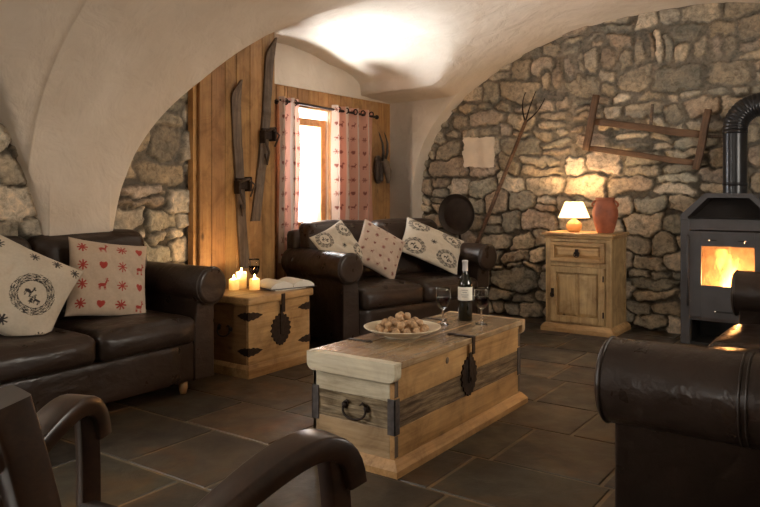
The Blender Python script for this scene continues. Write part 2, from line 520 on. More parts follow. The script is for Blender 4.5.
struct(gridmesh(np.stack([SU, VV, Z], -1)).build('ceiling', M['plaster'], fix=False))

# ---------------------------------------------------------------- rubble walls
STONE_COLS = np.array([[.38, .315, .235], [.325, .275, .21], [.44, .375, .295], [.29, .25, .195], [.35, .285, .205],
                       [.285, .265, .215], [.41, .345, .265], [.33, .262, .20], [.48, .42, .34], [.25, .228, .185], [.37, .305, .25]])
def rubble(name, a0, a1, z0, z1, res, seed, place, arch=None, hrow=(.08, .215), depth=.042):
    rng = random.Random(seed)
    seeds = []
    z = z0
    while z < z1:
        h = rng.uniform(*hrow) * (1 if rng.random() < .8 else .55); x = a0 - rng.random() * .3
        while x < a1:
            w = rng.uniform(.7, 2.1) * h + .04
            cx, cz = x + w / 2, z + h / 2 + rng.uniform(-.02, .02)
            hh = h * rng.uniform(.8, 1.1)
            if not (arch and arch(cx, cz) is not None):
                if h > .15 and rng.random() < .25:
                    seeds.append((cx, cz + h / 4, w / 2, hh / 4)); seeds.append((cx, cz - h / 4, w / 2, hh / 4))
                else: seeds.append((cx, cz, w / 2, hh / 2))
            x += w
        z += h
    na = int((a1 - a0) / res); nz = int((z1 - z0) / res)
    A, ZZ = np.meshgrid(np.linspace(a0, a1, na), np.linspace(z0, z1, nz), indexing='ij')
    rot = np.random.RandomState(seed + 1).normal(0, .16, len(seeds)); pw = np.random.RandomState(seed + 4).uniform(2.2, 5.0, len(seeds) + 60)
    if arch:
        extra = arch(None, None); rot = np.concatenate([rot, [e[4] for e in extra]]); seeds += [e[:4] for e in extra]
    wa = A + .050 * fbm(A * 4.2, ZZ * 4.2, seed, 2) + .026 * fbm(A * 13, ZZ * 13, seed + 2, 3)
    wz = ZZ + .050 * fbm(A * 4.2 + 9, ZZ * 4.2, seed + 5, 2) + .024 * fbm(A * 13 + 5, ZZ * 13, seed + 7, 3)
    F1 = np.full(A.shape, 9.0); F2 = np.full(A.shape, 9.0); ID = np.zeros(A.shape, int)
    for i, (cx, cz, sx, sz) in enumerate(seeds):
        m = max(sx, sz) * 2.6
        i0 = max(0, int((cx - m - a0) / res)); i1 = min(na, int((cx + m - a0) / res) + 1)
        j0 = max(0, int((cz - m - z0) / res)); j1 = min(nz, int((cz + m - z0) / res) + 1)
        if i1 <= i0 or j1 <= j0: continue
        dx = wa[i0:i1, j0:j1] - cx; dz = wz[i0:i1, j0:j1] - cz
        if rot[i]:
            cr, sr = math.cos(rot[i]), math.sin(rot[i]); dx, dz = dx * cr + dz * sr, -dx * sr + dz * cr
        d = (np.abs(dx / sx) ** pw[i] + np.abs(dz / sz) ** pw[i]) ** (1 / pw[i])
        f1 = F1[i0:i1, j0:j1]; f2 = F2[i0:i1, j0:j1]; idd = ID[i0:i1, j0:j1]
        near = d < f1
        f2[:] = np.where(near, f1, np.minimum(f2, d)); f1[:] = np.where(near, d, f1); idd[:] = np.where(near, i, idd)
    sz_ = np.array([min(q[2], q[3]) for q in seeds])[ID]
    edge = np.minimum((F2 - F1) * sz_ * .5, (1.12 - F1) * sz_)          # rough distance to the joint in metres
    edge = edge + .006 * fbm(A * 30, ZZ * 30, seed + 11, 2)
    up = sstep(1.0, 1.7, ZZ + .35 * fbm(A * 1.3, ZZ * 1.3, seed + 41, 2))     # pointed with mortar higher up, open joints lower down
    stone = sstep(.0, .012, edge - .005 * up)
    r2 = np.random.RandomState(seed)
    off = r2.uniform(-.014, .018, len(seeds))[ID]; tx = r2.uniform(-.09, .09, len(seeds))[ID]; tz = r2.uniform(-.12, .12, len(seeds))[ID]
    cxs = np.array([q[0] for q in seeds])[ID]; czs = np.array([q[1] for q in seeds])[ID]
    face = depth + off + tx * (A - cxs) + tz * (ZZ - czs) + .012 * fbm(A * 11, ZZ * 11, seed + 3, 4)
    hgt = stone * np.maximum(face, .022) + (1 - stone) * (.016 * up + .006 * fbm(A * 14, ZZ * 14, seed + 9, 3))
    ci = r2.randint(0, len(STONE_COLS), len(seeds)); var = r2.uniform(.72, 1.28, (len(seeds), 1))
    cs = (STONE_COLS[ci] * var * 1.2)[ID]
    lic = sstep(.15, .5, fbm(A * 5, ZZ * 5, seed + 21, 4))[..., None]
    cs = cs * (1 - .35 * lic) + np.array([.33, .29, .225]) * .35 * lic
    mort = (np.array([.10, .082, .06]) * (1 - up[..., None]) + np.array([.205, .178, .145]) * up[..., None]) * (1 + .25 * fbm(A * 22, ZZ * 22, seed + 31, 3))[..., None]
    c_ = mort * (1 - stone[..., None]) + cs * stone[..., None]
    return struct(gridmesh(place(A, ZZ, hgt), c_).build(name, M['stone'], fix=False))

def back_arch(cx, cz):
    if cx is None:
        rg = random.Random(5); o = []; a = 0.0; x = -2.62
        while x < -1.02:
            w = rg.uniform(.075, .135); zt = float(barrel(np.array([x]))[0]) - .36 + .10 * ((x + 1.5) / 1.1) ** 2 * 0
            sl = math.atan((x + 1.35) * .30)
            o.append((x, zt + .035, w / 2 * .85, .150 * rg.uniform(.8, 1.1), -sl * .9 - .12)); x += w * 1.05
        return o
    z = float(barrel(np.array([cx]))[0]) - .33
    return True if (-2.70 < cx < -.96 and abs(cz - z) < .125) else None

rubble('wall_back', -4.2, 1.05, 0, 2.95, .0095, 11, lambda a, z, h: np.stack([a, 6.50 - h, z], -1), back_arch)
rubble('wall_recess', 2.60, 3.55, 0, 2.5, .0105, 23, lambda a, z, h: np.stack([-4.13 + h, a, z], -1), hrow=(.10, .24))
rubble('wall_left', .85, 2.40, 0, 2.6, .0105, 37, lambda a, z, h: np.stack([-4.065 + h, a, z], -1), hrow=(.10, .26))

# outer shell round the vault, added to stop sky light leaking in
g = G(); g.box(-4.7, 1.2, 6.56, 6.75, -.1, 3.15); struct(g.build('wall_back_lightstop', M['plaster']))
g = G(); g.box(-4.7, 1.2, -2.75, 6.75, 3.0, 3.15); struct(g.build('roof_lightstop', M['plaster']))
g = G(); g.box(-4.7, 1.2, -2.75, 6.75, -.15, -.025); struct(g.build('slab_lightstop', M['plaster']))
# plain plastered rest of the shell
g = G(); g.box(1.0, 1.08, -2.7, 3.0, -.1, 3.1); g.box(1.0, 1.08, 4.5, 6.6, -.1, 3.1); g.box(1.0, 1.08, 3.0, 4.5, -.1, 1.05); g.box(1.0, 1.08, 3.0, 4.5, 1.98, 3.1); struct(g.build('wall_right', M['plaster']))
g = G()
g.box(-4.6, 1.1, -2.68, -2.6, -.1, 1.4); g.box(-4.6, 1.1, -2.68, -2.6, 2.0, 3.1)
g.box(-4.6, -1.6, -2.68, -2.6, 1.4, 2.0); g.box(-.8, 1.1, -2.68, -2.6, 1.4, 2.0)
struct(g.build('wall_front', M['plaster']))
g = G()
g.box(-4.39, -4.2, -1.6, -.4, -.02, 2.8); g.box(-4.39, -4.2, .82, 2.45, -.02, 3.1); g.box(-4.39, -4.2, -2.65, -1.6, -.1, 3.1)
g.box(-4.39, -4.2, -.4, .82, -.02, .95); g.box(-4.39, -4.2, -.4, .82, 2.02, 2.8)
struct(g.build('wall_left_plaster', M['plaster']))
def window(n, place, w, h, m, d=.06):
    """frame with a mullion and panes; local x along width, y depth, z up"""
    r = bpy.data.objects.new('window_%d' % n, None); COL.objects.link(r); r['kind'] = 'structure'
    r.location, r.rotation_euler = place
    g = G(); fw = .07
    g.box(-w / 2, -w / 2 + fw, -d / 2, d / 2, 0, h, .006); g.box(w / 2 - fw, w / 2, -d / 2, d / 2, 0, h, .006)
    g.box(-w / 2 + fw, w / 2 - fw, -d / 2, d / 2, 0, fw, .006); g.box(-w / 2 + fw, w / 2 - fw, -d / 2, d / 2, h - fw, h, .006)
    g.build('window_frame', m, r)
    g = G(); g.box(-w / 2 + fw, w / 2 - fw, -.003, .003, fw, h - fw); g.build('window_pane', M['pane'], r)
    return r
window(2, ((-1.2, -2.64, 1.4), (0, 0, 0)), .8, .6, M['window_wood'])  # invented rear window, out of view, carries the rear fill
window(4, ((1.04, 3.75, 1.05), (0, 0, R(90))), 1.5, .93, M['window_wood'])  # invented right window, out of view, opening for the right fill
window(3, ((-4.34, .21, .95), (0, 0, R(90))), 1.22, 1.07, M['window_wood'])  # invented left window, out of view, put in for the side fill

# ---------------------------------------------------------------- slate floor
rows = [-2.7, -2.2, -1.65, -1.1, -.6, -.1, .42, .95, 1.45, 1.98, 2.5, 2.93, 3.45, 3.9, 4.42, 4.85, 5.32, 5.8, 6.22, 6.7]
SL = [(.085, .070, .055), (.105, .083, .062), (.072, .063, .053), (.125, .088, .058), (.095, .085, .068), (.078, .072, .057), (.125, .098, .070), (.062, .056, .052)]
rng = random.Random(4)
fixed = {9: [-3.45, -2.77, -2.26, -1.42, -.85], 10: [-3.0, -2.4, -1.52, -.9], 11: [-2.7, -2.05, -1.45, -.95]}
g = G(); cols = []
for ri in range(len(rows) - 1):
    v0, v1 = rows[ri], rows[ri + 1]
    js = [-4.5]
    if ri in fixed: js += fixed[ri]
    while js[-1] < 1.2: js.append(js[-1] + rng.uniform(.45, .88))
    for a, b in zip(js[:-1], js[1:]):
        gp = .0065; e = .006
        n0 = len(g.v); tz = [rng.uniform(-.0015, .0015) for _ in range(4)]
        ou = [(a + gp, v0 + gp), (b - gp, v0 + gp), (b - gp, v1 - gp), (a + gp, v1 - gp)]
        inn = [(a + gp + e, v0 + gp + e), (b - gp - e, v0 + gp + e), (b - gp - e, v1 - gp - e), (a + gp + e, v1 - gp - e)]
        g.v += [(x, y, -.012) for x, y in ou] + [(x, y, -.001 + q) for (x, y), q in zip(inn, tz)]
        fs = [(n0 + 4, n0 + 5, n0 + 6, n0 + 7)] + [(n0 + k, n0 + (k + 1) % 4, n0 + 4 + (k + 1) % 4, n0 + 4 + k) for k in range(4)]
        g.f += fs; g.sm += [False] * 5
        cc = np.array(rng.choice(SL)) * rng.uniform(.60, .92)
        cols += [list(cc) + [1]] * 8
n0 = len(g.v)
g.v += [(-4.6, -2.8, -.006), (1.3, -2.8, -.006), (1.3, 6.8, -.006), (-4.6, 6.8, -.006)]; g.f.append((n0, n0 + 1, n0 + 2, n0 + 3)); g.sm.append(False)
cols += [[.15, .125, .09, 1]] * 4
g.col = np.array(cols)
struct(g.build('floor', M['slate'], fix=False))

# ---------------------------------------------------------------- boarded walls
def boards(name, u_front, th, v0, v1, z0, ztop, holes=(), seed=1, wd=(.10, .15)):
    rg = random.Random(seed); g = G(); cols = []
    v = v0
    while v < v1 - .01:
        w = min(rg.uniform(*wd), v1 - v)
        if v1 - v - w < .04: w = v1 - v
        segs = [(z0, ztop)]
        a, b = v, v + w
        cc = rg.uniform(.86, 1.1); ct = [cc, cc * rg.uniform(.95, 1.02), cc * rg.uniform(.88, 1.02), 1]
        pieces = [(a, b, z0, ztop)]
        for (h0, h1, hz0, hz1) in holes:
            nw = []
            for (p, q, r0, r1) in pieces:
                if q <= h0 or p >= h1: nw.append((p, q, r0, r1)); continue
                if p < h0: nw.append((p, h0, r0, r1))
                if q > h1: nw.append((h1, q, r0, r1))
                m0, m1 = max(p, h0), min(q, h1)
                nw.append((m0, m1, r0, hz0)); nw.append((m0, m1, hz1, r1))
            pieces = nw
        for (p, q, r0, r1) in pieces:
            n0 = len(g.v); g.box(u_front - th, u_front, p + .0012, q - .0012, r0, r1, .004, seg=1); cols += [ct] * (len(g.v) - n0)
        v += w
    g.col = np.array(cols)
    return struct(g.build(name, M['boards']))

boards('wall_boarded', -4.0, .03, 3.47, 4.245, 0, 2.62, seed=3)
g = G(); g.box(-4.09, -4.035, 3.44, 4.24, 0, 2.6); struct(g.build('trim_1', M['window_wood']))
WZ0, WZ1, WV0, WV1 = .86, 1.955, 4.655, 5.29
boards('wall_window', -4.27, .035, 4.10, 6.30, 0, 2.145, holes=[(WV0, WV1, WZ0, WZ1)], seed=8, wd=(.13, .19))
g = G()
for a, b, z0, z1 in ((2.4, WV0, -.1, 3.05), (WV1, 6.6, -.1, 3.05), (WV0, WV1, -.1, WZ0), (WV0, WV1, WZ1, 3.05)):
    g.box(-4.60, -4.306, a, b, z0, z1)
struct(g.build('wall_recess_plaster', M['plaster']))
g = G(); g.box(-4.30, -4.262, 4.05, 6.31, 2.125, 2.75); struct(g.build('wall_lunette', M['plaster']))
w1 = window(1, ((-4.36, (WV0 + WV1) / 2, WZ0), (0, 0, R(90))), WV1 - WV0, WZ1 - WZ0 - .08, M['window_wood'])
g = G(); g.box(-4.58, -4.25, WV0 - .0, WV1 + .0, WZ0 - .03, WZ0, .005); g.build('window_sill', M['window_wood'], w1).matrix_parent_inverse = Matrix.LocRotScale(w1.location, w1.rotation_euler, None).inverted()

# ---------------------------------------------------------------- leather sofas (local: x along the seat, front faces -y)
def make_sofa(name, label, loc, rz, n, seat, aw=.16, depth=.87, group=None, top=.95, rr=.115, seam=None):
    root = thing(name, label, 'sofa', loc, rz, group)
    L = n * seat + 2 * aw; cz = .745 - rr
    for sd in (-1, 1):
        # outline of the rolled arm seen from the front; p grows outwards
        cx = .5 * L - aw / 2 + .03
        pts = []
        a0, a1 = R(-38), R(205)
        x_in, x_out = L / 2 - aw, L / 2
        for k in range(25):
            an = R(180 + 42) - (R(180 + 42) + R(48)) * k / 24
            pts.append((cx + rr * math.cos(an), cz + rr * math.sin(an)))
        out = [(x_in + .004, .07), (x_in + .004, .40)] + pts + [(x_out, .50), (x_out, .07)]
        out = [(sd * p, q) for p, q in out]
        g = G(); g.prism(out, .03, depth - .06, lambda p, q, t: (p, t, q), True, .012)
        ro = [(sd * (cx + rr * math.cos(2 * PI * k / 36)), cz + rr * math.sin(2 * PI * k / 36)) for k in range(36)]
        g.prism(ro, -.012, depth - .062, lambda p, q, t: (p, t, q), True, .022)
        arm = g.build('armrest', M['leather'], root)
        g = G()
        g.loop([Vector((sd * (cx + (rr - .001) * math.cos(2 * PI * k / 40)), .006, cz + (rr - .001) * math.sin(2 * PI * k / 40))) for k in range(40)], .0055, 6)
        g.build('piping', M['piping'], arm)
        if seam:
            g = G()
            for q_ in (seam, seam + .018): g.loop([Vector((sd * (cx + (rr + .0005) * math.cos(2 * PI * k / 40)), q_, cz + (rr + .0005) * math.sin(2 * PI * k / 40))) for k in range(40)], .0035, 6)
            g.build('seam', M['piping'], arm)
    # base rail
    g = G(); g.rbox(-L / 2 + aw, L / 2 - aw, .025, depth - .05, .07, .31, .02, 6); g.build('base', M['leather'], root)
    # back frame
    g = G(); g.rbox(-L / 2 + .01, L / 2 - .01, depth - .16, depth, .07, top - .06, .05, 10); g.build('back_frame', M['leather'], root)
    for i in range(n):
        x0 = -L / 2 + aw + i * seat; x1 = x0 + seat
        def crown(p, un, x0=x0, x1=x1, i=i):
            e = (1 - min(1, abs(un.x)) ** 4) * (1 - min(1, abs(un.y)) ** 4)
            if un.z > 0: p.z += .030 * e * un.z
            p.z += .006 * float(fbm(p.x * 5 + i * 7, p.y * 5, 4, 2)) * max(0, un.z)
            if un.y < 0: p.y -= .022 * (1 - abs(un.x) ** 4) * (1 - abs(un.z) ** 2)
            return p
        g = G(); g.rbox(x0 + .004, x1 - .004, -.012, depth - .20, .30, .455, .045, 16, crown)
        cu = g.build('seat_cushion', M['leather'], root)
        def puff(p, un, i=i):
            e = (1 - min(1, abs(un.x)) ** 4) * (1 - min(1, abs(un.z)) ** 4)
            if un.y < 0: p.y -= .04 * e
            t_ = (p.z - .42) / .5
            p.y += .10 * (t_ - .5)
            p.z += .012 * (1 - abs(un.x) ** 2) * max(0, un.z) + .007 * float(fbm(p.x * 5 + i, p.z * 5, 9, 2))
            return p
        b0 = x0 - (.10 if i == 0 else 0); b1 = x1 + (.10 if i == n - 1 else 0)
        g = G(); g.rbox(b0 + .003, b1 - .003, depth - .33, depth - .12, .44, top, .075, 16, puff)
        g.build('back_cushion', M['leather'], root)
    for sx in (-1, 1):
        for y in (.07, depth - .08):
            g = G(); g.lathe([(0, .08), (.028, .08), (.026, .03), (.018, 0), (0, 0)], 14, (sx * (L / 2 - aw - .05), y, 0)); g.build('foot', M['foot'], root)
    return root

GS = 'dark brown leather sofas around the coffee chest'
make_sofa('leather_sofa', 'dark brown leather sofa on the left in front of the white vault pier', (-3.35, 1.90, 0), 90, 3, .66, group=GS)
make_sofa('leather_sofa', 'dark brown leather two seat sofa under the window', (-3.04, 4.974, 0), 74, 2, .636, group=GS)
make_sofa('leather_sofa', 'large dark leather sofa seen from its arm end in the right foreground', (-.705, 3.435, 0), -90, 3, .71, depth=.9, group=GS, rr=.13, seam=.385)

# ---------------------------------------------------------------- cushions
def star(x, y, cx, cy, r, n=8):
    dx, dy = x - cx, y - cy; rr = np.hypot(dx, dy); an = np.arctan2(dy, dx)
    ray = np.abs(np.mod(an * n / (2 * PI) + .5, 1) - .5) * 2 * PI / n * rr
    return (rr < r) & (ray < r * .13)
def heart(x, y, cx, cy, r):
    dx, dy = (x - cx) / r, (y - cy) / r + .15
    return (dx * dx + dy * dy - .45) ** 3 - dx * dx * dy ** 3 * 1.0 < 0
def deer(x, y, cx, cy, r, fl=1):
    dx, dy = (x - cx) / r * fl, (y - cy) / r
    m = (dx / .62) ** 2 + ((dy - .0) / .28) ** 2 < 1
    m |= (np.abs(dx - .55 - (dy - .3) * .25) < .13) & (dy > 0) & (dy < .62)
    m |= ((dx - .78) / .22) ** 2 + ((dy - .62) / .12) ** 2 < 1
    for lx in (-.48, -.3, .32, .5): m |= (np.abs(dx - lx + (dy + .2) * .12) < .06) & (dy < 0) & (dy > -.85)
    for q in (-.25, .0, .25): m |= (np.abs(dx - .62 - q * (dy - .6) * 1.6) < .045) & (dy > .65) & (dy < 1.1)
    return m
def tree(x, y, cx, cy, r):
    dx, dy = (x - cx) / r, (y - cy) / r
    m = np.zeros(x.shape, bool)
    for k in range(3): m |= (np.abs(dx) < .55 - .1 * k - (dy + .6 - k * .5) * .75) & (dy > -.6 + k * .5) & (dy < .1 + k * .5)
    return m | ((np.abs(dx) < .09) & (dy > -.9) & (dy < -.5))
def wreath(x, y, cx, cy, r, wd=.16):
    dx, dy = x - cx, y - cy; rr = np.hypot(dx, dy); an = np.arctan2(dy, dx)
    ring = (np.abs(rr - r) < r * wd) & (np.sin(an * (26 if wd < .2 else 13) + 3 * np.sin(rr / r * 40)) > .05 - wd)
    ring |= (np.abs(rr - r * .80) < r * .02)
    return ring | deer(x, y, cx - r * .28, cy + .1 * r, r * .34) | deer(x, y, cx + r * .34, cy - .2 * r, r * .3, -1) | tree(x, y, cx + .05 * r, cy - .3 * r, r * .3)

def pat_black_wreath(x, y):
    ink = wreath(x, y, .30, -.10, .36, .2)
    for px, py in ((-.72, .7), (0, .72), (.45, .80), (.86, .80), (-.5, -.05), (-.7, -.75), (.80, -.78), (.02, -.8)): ink |= star(x, y, px, py, .11)
    return ink, (.022, .018, .018), (.53, .46, .36)
def pat_red(x, y):
    ink = np.zeros(x.shape, bool); k = 0
    for j in range(4):
        for i in range(4):
            cx, cy = -.72 + .48 * i, -.72 + .48 * j; q = (i + 2 * j) % 4
            ink |= (star(x, y, cx, cy, .13) if q in (0, 2) else (heart(x, y, cx, cy, .125) if q == 1 else deer(x, y, cx, cy, .15)))
    return ink, (.34, .035, .022), (.50, .385, .285)
def pat_dark_small(x, y):
    ink = np.zeros(x.shape, bool)
    for j in range(5):
        for i in range(5):
            cx, cy = -.78 + .39 * i, -.78 + .39 * j
            ink |= (heart(x, y, cx, cy, .07) if (i + j) % 3 == 0 else star(x, y, cx, cy, .08) if (i + j) % 3 == 1 else deer(x, y, cx, cy, .085))
    return ink, (.17, .045, .035), (.49, .38, .295)
def pat_black_corners(x, y):
    ink = np.zeros(x.shape, bool)
    for px, py in ((-.58, .6), (.58, .58), (.55, -.55), (-.55, -.56)): ink |= wreath(x, y, px, py, .30, .24)
    ink |= star(x, y, 0, 0, .11)
    return ink, (.022, .018, .018), (.56, .49, .385)

def cushion(label, centre, az, tilt, roll, size, pat, th=.075, seed=1, group=None, grp='printed scatter cushions on the sofas', sag=.0, zmin=.488):
    """az: compass direction the face looks along (degrees from +x), tilt: how far it looks up"""
    n = 150
    a = np.linspace(-1, 1, n); X, Y = np.meshgrid(a, a, indexing='ij')
    prof = np.clip((1 - np.abs(X) ** 2.6) * (1 - np.abs(Y) ** 2.6), 0, 1) ** .55
    # edges bow inwards between the pointed corners
    ex = X * (1 - .07 * (1 - Y ** 2) * np.abs(X) ** 3); ey = Y * (1 - .07 * (1 - X ** 2) * np.abs(Y) ** 3)
    wr = .020 * fbm(X * 2.1 + seed, Y * 2.1, seed, 3) + .012 * np.abs(fbm(X * 3 + Y * 2.0 + seed, Y * 1.1 - X, seed + 3, 2))
    ink, ci, cb = pat(X, Y)
    base = np.array(cb) * (1 + .07 * fbm(X * 30, Y * 30, seed, 2))[..., None]
    col = np.where(ink[..., None], np.array(ci), base)
    hem = (np.maximum(np.abs(X), np.abs(Y)) > .975)[..., None]
    col = np.where(hem, np.array(cb) * .82, col)
    s_, sy_ = (size[0] / 2, size[1] / 2) if isinstance(size, tuple) else (size / 2, size / 2)
    bend = -sag * (X ** 2 + 0 * Y)
    F = np.stack([ex * s_, ey * sy_, prof * (th + wr) + bend], -1)
    B = np.stack([ex * s_, ey * sy_, -prof * (th * .8) + bend], -1)
    g = gridmesh(F, col); g2 = gridmesh(B, np.broadcast_to(np.array(cb), F.shape).copy())
    o = len(g.v); g.v += g2.v; g.f += [tuple(i + o for i in f[::-1]) for f in g2.f]; g.sm += g2.sm
    g.col = np.concatenate([g.col, g2.col])
    ob = g.build('cushion', M['fabric'], fix=False)
    zn = Vector((math.cos(R(az)) * math.cos(R(tilt)), math.sin(R(az)) * math.cos(R(tilt)), math.sin(R(tilt))))
    xr = Vector((0, 0, 1)).cross(zn).normalized(); yu = zn.cross(xr)
    rot = Matrix((xr, yu, zn)).transposed() @ Matrix.Rotation(R(roll), 3, 'Z')
    ob.location = centre; ob.rotation_euler = rot.to_euler()
    ri = rot.inverted()                                   # the lower edge settles flat on the seat
    for v_ in ob.data.vertices:
        w_ = rot @ v_.co
        low = zmin - (w_.z + centre[2])
        if low > 0: w_.z += low * .96; v_.co = ri @ w_
    return tag(ob, label, 'cushion', grp)

cushion('large beige cushion with black wreath print tilted on left sofa', (-3.65, 1.955, .695), -12, 30, -33, .52, pat_black_wreath, .085, 3)
cushion('beige cushion with red deer, heart and star print on left sofa', (-3.715, 2.535, .69), -12, 22, -10, .47, pat_red, .07, 8)
cushion('beige cushion with black motifs slumped by near arm of window sofa', (-3.585, 4.565, .745), -14, 32, 22, .41, pat_black_corners, .06, 14)
cushion('pinkish beige cushion with small dark red motifs in middle of window sofa', (-3.44, 4.90, .715), -22, 26, -33, .42, pat_dark_small, .07, 20)
cushion('cream cushion with black wreaths in its corners at far end of window sofa', (-3.27, 5.465, .728), -30, 40, -31, (.57, .42), pat_black_corners, .06, 27)

# ---------------------------------------------------------------- coffee chest (local: x along its length, front faces -y)
def shield(w, h, n=40, lobes=9):
    """scalloped escutcheon outline, top at z=h/2"""
    o = []
    for k in range(n * 3):
        a = 2 * PI * k / (n * 3)
        r_ = 1 + .09 * math.cos(a * lobes * 2) * (1 if math.sin(a) > -.5 else .45)
        x = math.cos(a) * w / 2 * r_ * (1 - .22 * max(0, -math.sin(a)) ** 2); z = math.sin(a) * h / 2 * (1 + .05 * math.cos(a * lobes * 2))
        o.append((x, z))
    return o
def lens(w, h, n=14):
    return [(w * (k / n), h / 2 * (1 - (k / n) ** 2.2) * (1 + .12 * math.cos(k * 1.4))) for k in range(n)] + [(w, 0)] + [(w * (k / n), -h / 2 * (1 - (k / n) ** 2.2) * (1 + .12 * math.cos(k * 1.4))) for k in range(n - 1, -1, -1)]

def bail_handle(root, x, y, z, nx, w, m):
    """drop handle on a side looking along -x (nx = -1): two rosettes, bail and curls"""
    g = G()
    for s_ in (-1, 1):
        g = G()
        g.lathe([(0, 0), (.017, 0), (.015, .006), (.006, .013), (0, .014)], 12, mat=Matrix.Translation((x, y + s_ * w / 2, z)) @ Matrix.Rotation(R(90 * nx), 4, 'Y'))
        g.tube([(x + nx * .008, y + s_ * w * .5, z + .012), (x + nx * .01, y + s_ * w * .36, z + .024), (x + nx * .01, y + s_ * w * .24, z + .012)], [.006, .006, .003], 8)
        g.build('handle_plate', m, root)
    g = G()
    pts = [(x + nx * (.012 + .012 * math.sin(PI * k / 14)), y + math.cos(PI * k / 14) * w * .52, z - .004 - .045 * math.sin(PI * k / 14) ** .7) for k in range(15)]
    g.tube(pts, .0055, 8); return g.build('handle', m, root)

CL, CW = 1.31, .475
cc = thing('coffee_chest', 'long pine blanket chest used as coffee table with iron shield lock', 'chest', (-1.925, 3.175, 0), 90)
hx, hy = CL / 2 - .015, CW / 2 - .012
# plinth with sloped top
g = G(); e = .035
prof = [(hx + e, hy + e, 0), (hx + e, hy + e, .028), (hx + .006, hy + .006, .062), (hx - .03, hy - .03, .062)]
vs = [(sx * a, sy * b, z) for a, b, z in prof for sx, sy in ((-1, -1), (1, -1), (1, 1), (-1, 1))]
g.add(vs, [(i * 4 + k, i * 4 + (k + 1) % 4, i * 4 + 4 + (k + 1) % 4, i * 4 + 4 + k) for i in range(3) for k in range(4)])
g.build('plinth', M['chest_front'], cc)
g = G(); g.box(-hx, hx, -hy, -hy + .025, .05, .187, .003); g.build('lower_board', M['chest_front'], cc)
g = G(); g.box(-hx, hx, -hy, -hy + .025, .302, .445, .003); g.build('upper_board', M['chest_front'], cc)
g = G()
g.rbox(-hx + .002, hx - .002, -hy + .002, -hy + .025, .188, .301, .004, 40, lambda p, un: Vector((p.x, p.y + (.007 * float(fbm(p.x * 6, p.z * 60, 6, 3)) if un.y < 0 else 0), p.z)))
g.build('rough_band', M['rough_band'], cc, label='rough weathered dark plank across chest front')
for sx in (-1, 1):
    g = G(); g.box(sx * hx - (0 if sx > 0 else 0) - (.022 if sx > 0 else 0), sx * hx + (.022 if sx < 0 else 0), -hy + .025, hy, .05, .187, .003); g.build('end_board', M['chest_endlow'], cc)
    g = G(); g.box(sx * hx - (.022 if sx > 0 else 0), sx * hx + (.022 if sx < 0 else 0), -hy + .025, hy, .305, .445, .003); g.build('end_board', M['chest_end'], cc)
    g = G()
    g.rbox(min(sx * (hx - .002), sx * (hx - .022)), max(sx * (hx - .002), sx * (hx - .022)), -hy + .012, hy - .002, .188, .304, .004, 30, lambda p, un, sx=sx: Vector((p.x + (sx * .008 * float(fbm(p.y * 7, p.z * 55, 16, 3)) if un.x * sx > 0 else 0), p.y, p.z)))
    g.build('rough_band', M['rough_band_y'], cc, label='rough weathered plank across chest end')
    for sy in (-1, 1):
        g = G()
        g.box(sx * hx - .018, sx * hx + .018, sy * hy - .014, sy * hy + .014, .175, .318, .003) if False else None
        x0, x1 = (sx * (hx + .004), sx * (hx - .035)); y0, y1 = (sy * (hy + .004), sy * (hy - .002))
        g.box(min(x0, x1), max(x0, x1), min(y0, y1), max(y0, y1), .165, .318, .001)
        x1 = sx * (hx - .002); y1 = sy * (hy - .035)
        g.box(min(x0, x1), max(x0, x1), min(y0, y1), max(y0, y1), .165, .318, .001)
        g.build('corner_strap', M['corner_iron'], cc)
    for z0, z1 in ((.07, .16), (.325, .425)):
        g = G(); xa = sx * (hx - .001); xb = sx * (hx - .026); g.box(min(xa, xb), max(xa, xb), -hy - .0015, -hy + .01, z0, z1); g.build('corner_joint', M['old_wood'], cc)
g = G(); g.box(-hx, hx, hy - .022, hy, .05, .445, .003); g.build('back_board', M['chest_endlow'], cc)
# lid
g = G()
for y0, y1 in ((-CW / 2 - .012, -.06), (-.058, .10), (.102, CW / 2)): g.box(-CL / 2 + .03, CL / 2 - .03, y0, y1, .447, .477, .005)
lid = g.build('lid', M['chest_top'], cc)
for sx in (-1, 1):
    rad = .035; o = [(-CW / 2 - .012, .477), (-CW / 2 - .012, .392 + rad)]
    o += [(-CW / 2 - .012 + rad - rad * math.cos(PI / 2 * k / 6), .392 + rad - rad * math.sin(PI / 2 * k / 6)) for k in range(1, 7)]
    o += [(CW / 2 - rad + rad * math.sin(PI / 2 * k / 6), .392 + rad - rad * math.cos(PI / 2 * k / 6)) for k in range(0, 7)]
    o += [(CW / 2, .477)]
    a, b = sx * (CL / 2 - .032), sx * (CL / 2 + (.018 if sx < 0 else .004))
    g = G(); g.prism(o, min(a, b), max(a, b), lambda p, q, t: (t, p, q), False, .003); g.build('end_batten', M['chest_end'] if sx < 0 else M['chest_endlow'], cc, label='pale worn batten under the lid end')
